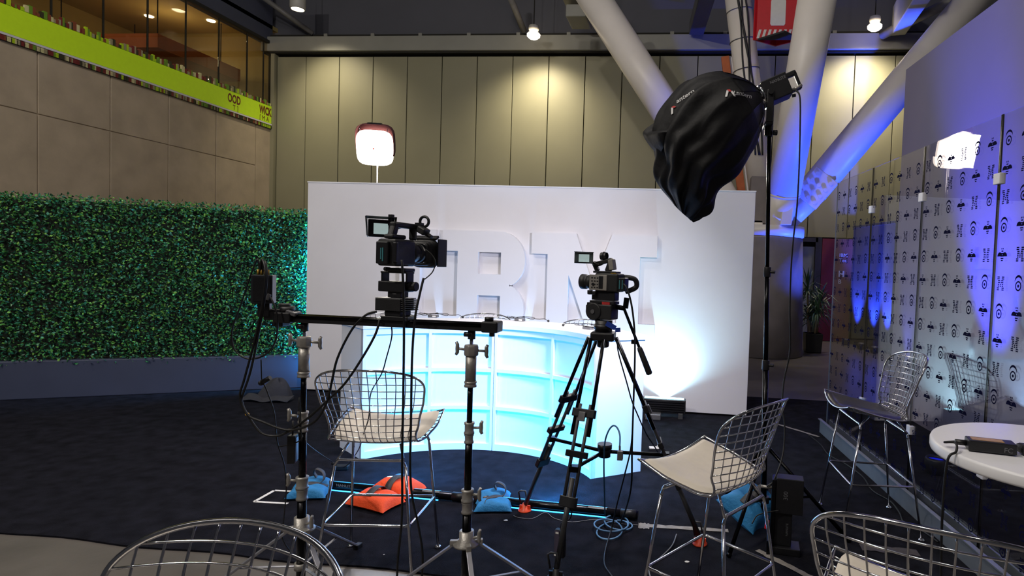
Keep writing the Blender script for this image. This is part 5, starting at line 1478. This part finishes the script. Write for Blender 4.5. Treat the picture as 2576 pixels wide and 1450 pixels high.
# ------------------------------------------------------------------ dark bag on the carpet by the hedge
t = thing('dark_bag', 'slumped dark grey fabric bag on the carpet in front of the hedge', 'bag', (-4.512, 6.091, 0.000), 0.1)
M['felt'] = mat('dark_felt', '33333a', 0.9, var=0.1, bump=0.2, bscale=60)
mb = MB()
mb.grid(lambda u, v: (lambda a, r: (0.20 * r * math.cos(a) + 0.05 * (1 - r), 0.14 * r * math.sin(a), 0.21 * max(0, 1 - r ** 2.4) * (1 + 0.12 * math.sin(a * 3))))(2 * PI * u, v + 0.001), 32, 12, True)
mb.build('hood', M['felt'], t)
mb = MB()
mb.grid(lambda u, v: (lerp(-0.26, 0.25, u), lerp(-0.19, -0.05, v) - 0.03 * math.sin(u * 3), 0.012 + 0.02 * math.sin(u * 6 + v) ** 2 + 0.035 * v), 24, 8)
mb.build('flap', M['felt'], t, solid=0.006)

# ------------------------------------------------------------------ tape and scraps on the carpet
def strip(mb, p0, p1, w, z=0.0012):
    p0, p1 = Vector((p0[0], p0[1], z)), Vector((p1[0], p1[1], z))
    mb.bar(p0, p1, w, 0.0016)
t = thing('tape_mark', 'white tape corner mark on the carpet beside a blue sandbag', 'tape mark', (-2.690, 3.606, 0.000))
q = [Vector(v) - t.location for v in ((-2.507, 3.522, -0.000), (-2.729, 3.511, 0.000), (-2.734, 3.703, 0.000), (-2.612, 3.713, 0.000))]
for a, b in zip(q, q[1:]):
    mb = MB(); strip(mb, a, b, 0.022); mb.build('tape_strip', M['white_tape'], t)
def one(name, label, cat, fn, mt, bevel=0.0):
    mb = MB(); fn(mb); return tag(mb.build(name, mt, bevel=bevel), label, cat)
def ragged(p0, p1, w, seed):
    rr = random.Random(seed); p0, p1 = Vector((p0[0], p0[1], 0)), Vector((p1[0], p1[1], 0)); d = p1 - p0; s = Vector((-d.y, d.x, 0)).normalized()
    def fn(mb):
        n = 14
        mb.add([p0 + d * (i / n) + s * (w / 2 * rr.uniform(0.7, 1.05)) + Vector((0, 0, 0.002 + 0.003 * rr.random())) for i in range(n + 1)] +
               [p0 + d * (i / n) - s * (w / 2 * rr.uniform(0.7, 1.05)) + Vector((0, 0, 0.002 + 0.003 * rr.random())) for i in range(n + 1)],
               [(i, n + 1 + i, n + 2 + i, i + 1) for i in range(n)])
    return fn
one('tape_strip', 'worn grey tape strip on the carpet running under the sideways stool', 'tape', ragged((-0.248, 3.619, 0.000), (0.292, 3.641, 0.000), 0.05, 1), M['grey_tape'])
one('tape_patch', 'square patch of grey tape at the end of the light tubes', 'tape', ragged((-0.258, 3.611, 0.000), (-0.189, 3.613, 0.000), 0.085, 2), M['grey_tape'])
one('tape_strip', 'scuffed grey tape strip on the carpet leading from the power supply to the frame edge', 'tape', ragged((0.442, 3.415, 0.000), (0.706, 3.138, 0.000), 0.045, 3), M['grey_tape'])
one('tape_strip', 'thin pale tape line on the carpet behind the softbox stand', 'tape', ragged((0.928, 6.352, 0.000), (1.306, 5.919, 0.000), 0.04, 4), M['grey_tape'])
one('tape_strip', 'crumpled dark grey tape on the carpet beside the round table stool', 'tape', ragged((1.053, 3.564, 0.000), (1.372, 3.553, -0.000), 0.09, 5), mat('dark_tape', '4a4543', 0.6, var=0.2, scale=30))
rr = random.Random(9)
for lab, px in (('small white paper scrap on the carpet near the blue sandbag with the loop', (-1.072, 3.533, 0.000)), ('small white paper scrap on the carpet under the sideways stool', (0.043, 3.210, 0.000)), ('tiny white paper crumb on the carpet before the orange sandbag', (-1.579, 3.001, 0.000))):
    s_ = 0.012 if 'tiny' not in lab else 0.005
    def fn(mb, px=px, s_=s_):
        pts = [(math.cos(a) * s_ * rr.uniform(0.8, 1.4), math.sin(a) * s_ * rr.uniform(0.6, 1.0)) for a in [k * PI / 3 for k in range(6)]]
        mb.prism(pts, 0.003, None, (px[0], px[1], 0.001))
    one('paper_scrap', lab, 'paper', fn, M['white_tape'])
t = thing('white_clamp', 'small white plastic clip lying on the carpet past the desk corner', 'clip', (-0.241, 5.191, 0.000))
mb = MB(); mb.box((0, 0, 0.01), (0.12, 0.05, 0.012), (0, 0, 0.2)); mb.build('base', M['white_tape'], t, bevel=0.004)
mb = MB(); mb.box((0.03, 0, 0.03), (0.04, 0.03, 0.05), (0, 0.3, 0)); mb.build('jaw', M['white_tape'], t, bevel=0.006)

# ------------------------------------------------------------------ hanging boxes and plugs
t = thing('power_brick', 'black power brick hanging from the slider stand near the hedge', 'power adapter', (-1.831, 2.600, 0.616), 0.3)
mb = MB(); mb.box((0, 0, 0.068), (0.034, 0.045, 0.132)); mb.build('case', M['black'], t, bevel=0.003)
mb = MB(); mb.box((0.0185, 0.0, 0.068), (0.003, 0.036, 0.11)); mb.build('rating_label', mat('slate_label', '5a6280', 0.3, var=0.05), t)
mb = MB(); mb.cyl((0, 0, 0.132), (0, 0, 0.20), 0.004, n=8); mb.build('lead', M['cable'], t)
t = thing('battery_pack', 'flat grey-fronted battery pack hanging on the front tripod leg', 'battery', (-0.622, 3.020, 0.068), -0.3)
mb = MB(); mb.box((0.0, 0, 0.07), (0.055, 0.03, 0.145)); mb.build('case', M['black'], t, bevel=0.004)
mb = MB(); mb.box((-0.012, -0.0165, 0.07), (0.028, 0.003, 0.135)); mb.build('front_plate', mat('plum_plate', '4c4658', 0.4, var=0.05), t)
mb = MB(); mb.box((-0.010, -0.0185, 0.128), (0.018, 0.002, 0.008)); mb.box((-0.013, -0.0185, 0.012), (0.024, 0.002, 0.012)); mb.build('marker', M['white_tape'], t)
mb = MB(); mb.tube(spline([(0, 0, 0.14), (0.004, 0, 0.175), (0.02, 0.0, 0.185), (0.04, 0.03, 0.2), (0.045, 0.04, 0.26)], 5), 0.0035, 6); mb.build('lead', M['cable'], t)
one('cable_connector', 'small grey metal cable connector hanging below the tripod spreader', 'connector', lambda b: (b.box((-0.342, 3.200, 0.565), (0.03, 0.03, 0.05)), b.cyl((-0.345, 3.200, 0.592), (-0.346, 3.200, 0.618), 0.006, n=8)), M['mid_grey'], 0.003)
one('plug_socket', 'black inline socket dangling from a thin cord by the hedge bag', 'plug', lambda b: (b.cyl((-1.992, 2.600, 0.989), (-1.948, 2.600, 1.014), 0.011, n=12), b.ball((-1.994, 2.600, 0.987), 0.013, 10)), M['cable'])
one('plug_socket', 'black inline plug lying at the desk foot beside the stool leg', 'plug', lambda b: (b.box((-2.529, 4.164, 0.020), (0.09, 0.05, 0.036), (0, 0, 0.3)), b.cyl((-2.571, 4.161, 0.030), (-2.621, 4.175, 0.040), 0.012, n=10)), M['cable'], 0.008)
for lab, p in (('yellow cable tie where two thick cables cross by the hedge', (-2.031, 2.560, 0.845)), ('yellow cable tie on the thick cables beside the slider stand', (-1.818, 2.555, 0.783))):
    one('cable_tie', lab, 'cable tie', lambda b: b.ball(p, 0.009, 10, (1.1, 1, 0.9)), M['yellow'])

# ------------------------------------------------------------------ cables
K = M['cable']
cable('cable', [(-2.010, 2.600, 1.501), (-2.011, 2.600, 1.542), (-2.021, 2.600, 1.569), (-2.043, 2.590, 1.500), (-2.087, 2.580, 1.349), (-2.128, 2.580, 1.235), (-2.115, 2.580, 1.142), (-2.044, 2.580, 1.102), (-1.950, 2.570, 1.129), (-1.892, 2.560, 1.202), (-1.884, 2.555, 1.304), (-1.899, 2.555, 1.362), (-1.923, 2.560, 1.398)], 0.0042, K, 'thin black cable looping wide round the control box')
cable('cable', [(-1.994, 2.600, 1.501), (-1.983, 2.590, 1.550), (-1.956, 2.570, 1.555), (-1.934, 2.550, 1.486), (-1.946, 2.550, 1.375), (-1.968, 2.550, 1.246), (-2.006, 2.550, 1.059), (-2.040, 2.550, 0.955), (-2.052, 2.550, 0.908), (-2.023, 2.550, 0.848), (-1.956, 2.550, 0.768), (-1.877, 2.550, 0.755), (-1.814, 2.550, 0.783), (-1.714, 2.540, 0.853), (-1.618, 2.530, 0.938), (-1.526, 2.520, 1.027), (-1.440, 2.520, 1.157), (-1.391, 2.530, 1.257), (-1.385, 2.550, 1.318)], 0.0056, K, 'thick black cable sagging from the control box to the slider camera base')
cable('cable', [(-2.002, 2.600, 1.501), (-1.991, 2.585, 1.550), (-1.970, 2.570, 1.567), (-1.936, 2.545, 1.504), (-1.948, 2.545, 1.376), (-1.987, 2.545, 1.190), (-2.033, 2.545, 1.021), (-2.056, 2.545, 0.927), (-2.019, 2.545, 0.849), (-1.943, 2.545, 0.819), (-1.811, 2.545, 0.788), (-1.678, 2.530, 0.839), (-1.615, 2.525, 0.935), (-1.592, 2.525, 1.031), (-1.569, 2.530, 1.140), (-1.510, 2.540, 1.268), (-1.451, 2.550, 1.336), (-1.407, 2.565, 1.353)], 0.0056, K, 'thick black cable sagging from the control box to the pan head motor')
cable('cable', [(-1.277, 2.530, 1.590), (-1.265, 2.520, 1.529), (-1.255, 2.520, 1.335), (-1.251, 2.520, 1.069), (-1.264, 2.550, 0.700), (-1.284, 2.600, 0.403), (-1.323, 2.650, 0.188), (-1.353, 2.700, 0.024)], 0.0055, K, 'thick black cable dropping straight from the slider camera to the floor')
cable('cable', [(-1.191, 2.570, 1.513), (-1.198, 2.550, 1.442), (-1.208, 2.530, 1.336), (-1.213, 2.520, 1.160), (-1.212, 2.520, 0.892), (-1.220, 2.540, 0.652), (-1.227, 2.580, 0.509), (-1.214, 2.620, 0.363), (-1.208, 2.660, 0.212), (-1.236, 2.720, 0.043)], 0.0055, K, 'thick black cable dropping from the camera hood side to the floor')
cable('cable', [(-1.200, 2.600, 1.642), (-1.171, 2.600, 1.621), (-1.152, 2.600, 1.586), (-1.164, 2.600, 1.541), (-1.191, 2.580, 1.507)], 0.0028, K, 'thin black lead curling round the slider camera hood')
cable('cable', [(-1.353, 2.600, 1.284), (-1.352, 2.600, 1.232), (-1.375, 2.600, 1.139), (-1.402, 2.610, 1.062), (-1.475, 2.650, 0.957), (-1.511, 2.700, 0.829), (-1.592, 2.800, 0.718), (-1.847, 3.200, 0.499), (-2.376, 4.000, 0.118), (-2.502, 4.140, 0.030)], 0.003, K, 'thin black cord trailing from the slider rail to the plug at the desk foot')
cable('cable', [(-1.897, 2.600, 0.688), (-1.785, 2.580, 0.729), (-1.769, 2.570, 0.789), (-1.779, 2.570, 0.938), (-1.771, 2.560, 0.829), (-1.846, 2.700, 0.700), (-2.174, 3.300, 0.434), (-2.637, 4.200, 0.043)], 0.003, K, 'thin black cord running from the hanging brick toward the plug at the desk foot')
cable('cable', [(-1.995, 2.600, 1.098), (-1.992, 2.600, 1.032), (-1.988, 2.600, 0.999), (-1.963, 2.600, 0.949), (-1.925, 2.600, 0.847), (-1.909, 2.600, 0.715), (-1.886, 2.620, 0.596), (-1.895, 2.650, 0.469), (-1.940, 2.700, 0.308), (-1.980, 2.750, 0.163), (-1.93, 2.82, 0.01)], 0.003, K, 'thin black cord hanging through the inline socket to the floor by the hedge stand')
cable('cable', [(-0.387, 3.300, 1.504), (-0.349, 3.270, 1.484), (-0.315, 3.250, 1.392), (-0.292, 3.240, 1.252), (-0.284, 3.240, 1.099), (-0.283, 3.240, 0.880), (-0.284, 3.260, 0.608), (-0.288, 3.350, 0.352), (-0.327, 3.500, 0.149), (-0.368, 3.579, 0.020)], 0.0055, K, 'thick black cable dropping from the tripod camera to the blue coil')
cable('cable', [(-0.386, 3.260, 1.179), (-0.377, 3.260, 1.114), (-0.329, 3.270, 0.959), (-0.295, 3.280, 0.848), (-0.267, 3.300, 0.778), (-0.225, 3.500, 0.612), (-0.176, 3.800, 0.429), (-0.160, 4.801, 0.010)], 0.0042, K, 'thin black cable slanting from the tripod past the desk corner')
cable('cable', [(-0.282, 3.235, 0.859), (-0.287, 3.240, 0.614), (-0.326, 3.300, 0.413), (-0.372, 3.400, 0.210), (-0.401, 3.450, 0.056), (-0.412, 3.269, 0.010), (-0.396, 3.099, 0.010), (-0.350, 2.995, 0.010), (-0.286, 2.890, 0.010)], 0.0045, K, 'black cable falling behind the sideways stool and out along the floor')
Bc = M['cable_blue']
cable('cable', [(-0.446, 3.450, 0.113), (-0.446, 3.400, 0.251), (-0.445, 3.320, 0.443), (-0.443, 3.300, 0.586), (-0.427, 3.300, 0.659), (-0.401, 3.300, 0.697), (-0.372, 3.260, 0.701), (-0.350, 3.220, 0.671), (-0.346, 3.200, 0.618)], 0.0048, Bc, 'blue cable looped over the tripod spreader with its connector hanging free')
cpts = []
cc = Vector((-0.406, 3.578, 0.000))
for i in range(40):
    a = i * 2 * PI / 12
    k_ = i / 40
    ox, oy = 0.03 * math.sin(k_ * 7), -0.10 * k_ + 0.05 * math.sin(k_ * 9)
    cpts.append(cc + Vector((0.088 * math.cos(a) + ox, 0.105 * math.sin(a) + oy, 0.008 + 0.020 * k_ + 0.008 * math.sin(a * 0.5))))
cable('coiled_cable', cpts, 0.0052, mat('coil_blue', '5b86ac', 0.45, var=0.1), 'blue cable lying in loose coils on the carpet at the tube end', smooth=5)
cable('cable', [(-1.046, 3.606, 0.004), (-1.006, 3.583, 0.004), (-0.918, 3.588, 0.004), (-0.862, 3.690, 0.004), (-0.785, 3.613, 0.004), (-0.665, 3.583, 0.004), (-0.526, 3.645, 0.004), (-0.372, 3.615, 0.004), (-0.260, 3.613, 0.004)], 0.0022, M['cable_grey'], 'thin pale wire wandering along the carpet before the light tubes')
cable('cable', [(-0.021, 3.526, 0.006), (-0.045, 3.368, 0.006), (-0.115, 3.192, 0.006), (-0.150, 3.108, 0.006), (-0.150, 3.038, 0.006), (-0.121, 2.945, 0.006)], 0.0042, M['cable_grey'], 'grey cable curving over the carpet under the sideways stool')
cable('cable', [(0.560, 3.680, 2.680), (0.586, 3.670, 2.674), (0.605, 3.660, 2.634), (0.613, 3.660, 2.506), (0.619, 3.660, 2.225), (0.617, 3.660, 1.989), (0.605, 3.660, 1.799), (0.599, 3.660, 1.609), (0.603, 3.660, 1.370), (0.614, 3.660, 1.178), (0.611, 3.660, 1.082), (0.584, 3.640, 0.940), (0.574, 3.600, 0.804), (0.587, 3.560, 0.684), (0.575, 3.500, 0.548), (0.537, 3.440, 0.449), (0.498, 3.410, 0.384), (0.481, 3.410, 0.378), (0.502, 3.410, 0.393)], 0.0052, K, 'long black cable hanging from the lamp head down to its power supply')
cable('cable', [(1.216, 5.947, 0.006), (1.263, 5.627, 0.006), (1.268, 5.333, 0.006), (1.358, 5.087, 0.006), (1.410, 4.812, 0.006), (1.398, 4.514, 0.006), (1.464, 4.324, 0.006), (1.459, 4.130, 0.006), (1.437, 3.968, 0.006), (1.510, 3.836, 0.006), (1.542, 3.707, 0.006)], 0.005, K, 'black cable snaking along the carpet beside the aluminium channel')
cable('cable', [(0.392, 3.300, 0.203), (0.426, 3.360, 0.225), (0.483, 3.380, 0.239), (0.549, 3.390, 0.252)], 0.0035, K, 'short black cord with a red clip at the power supply')
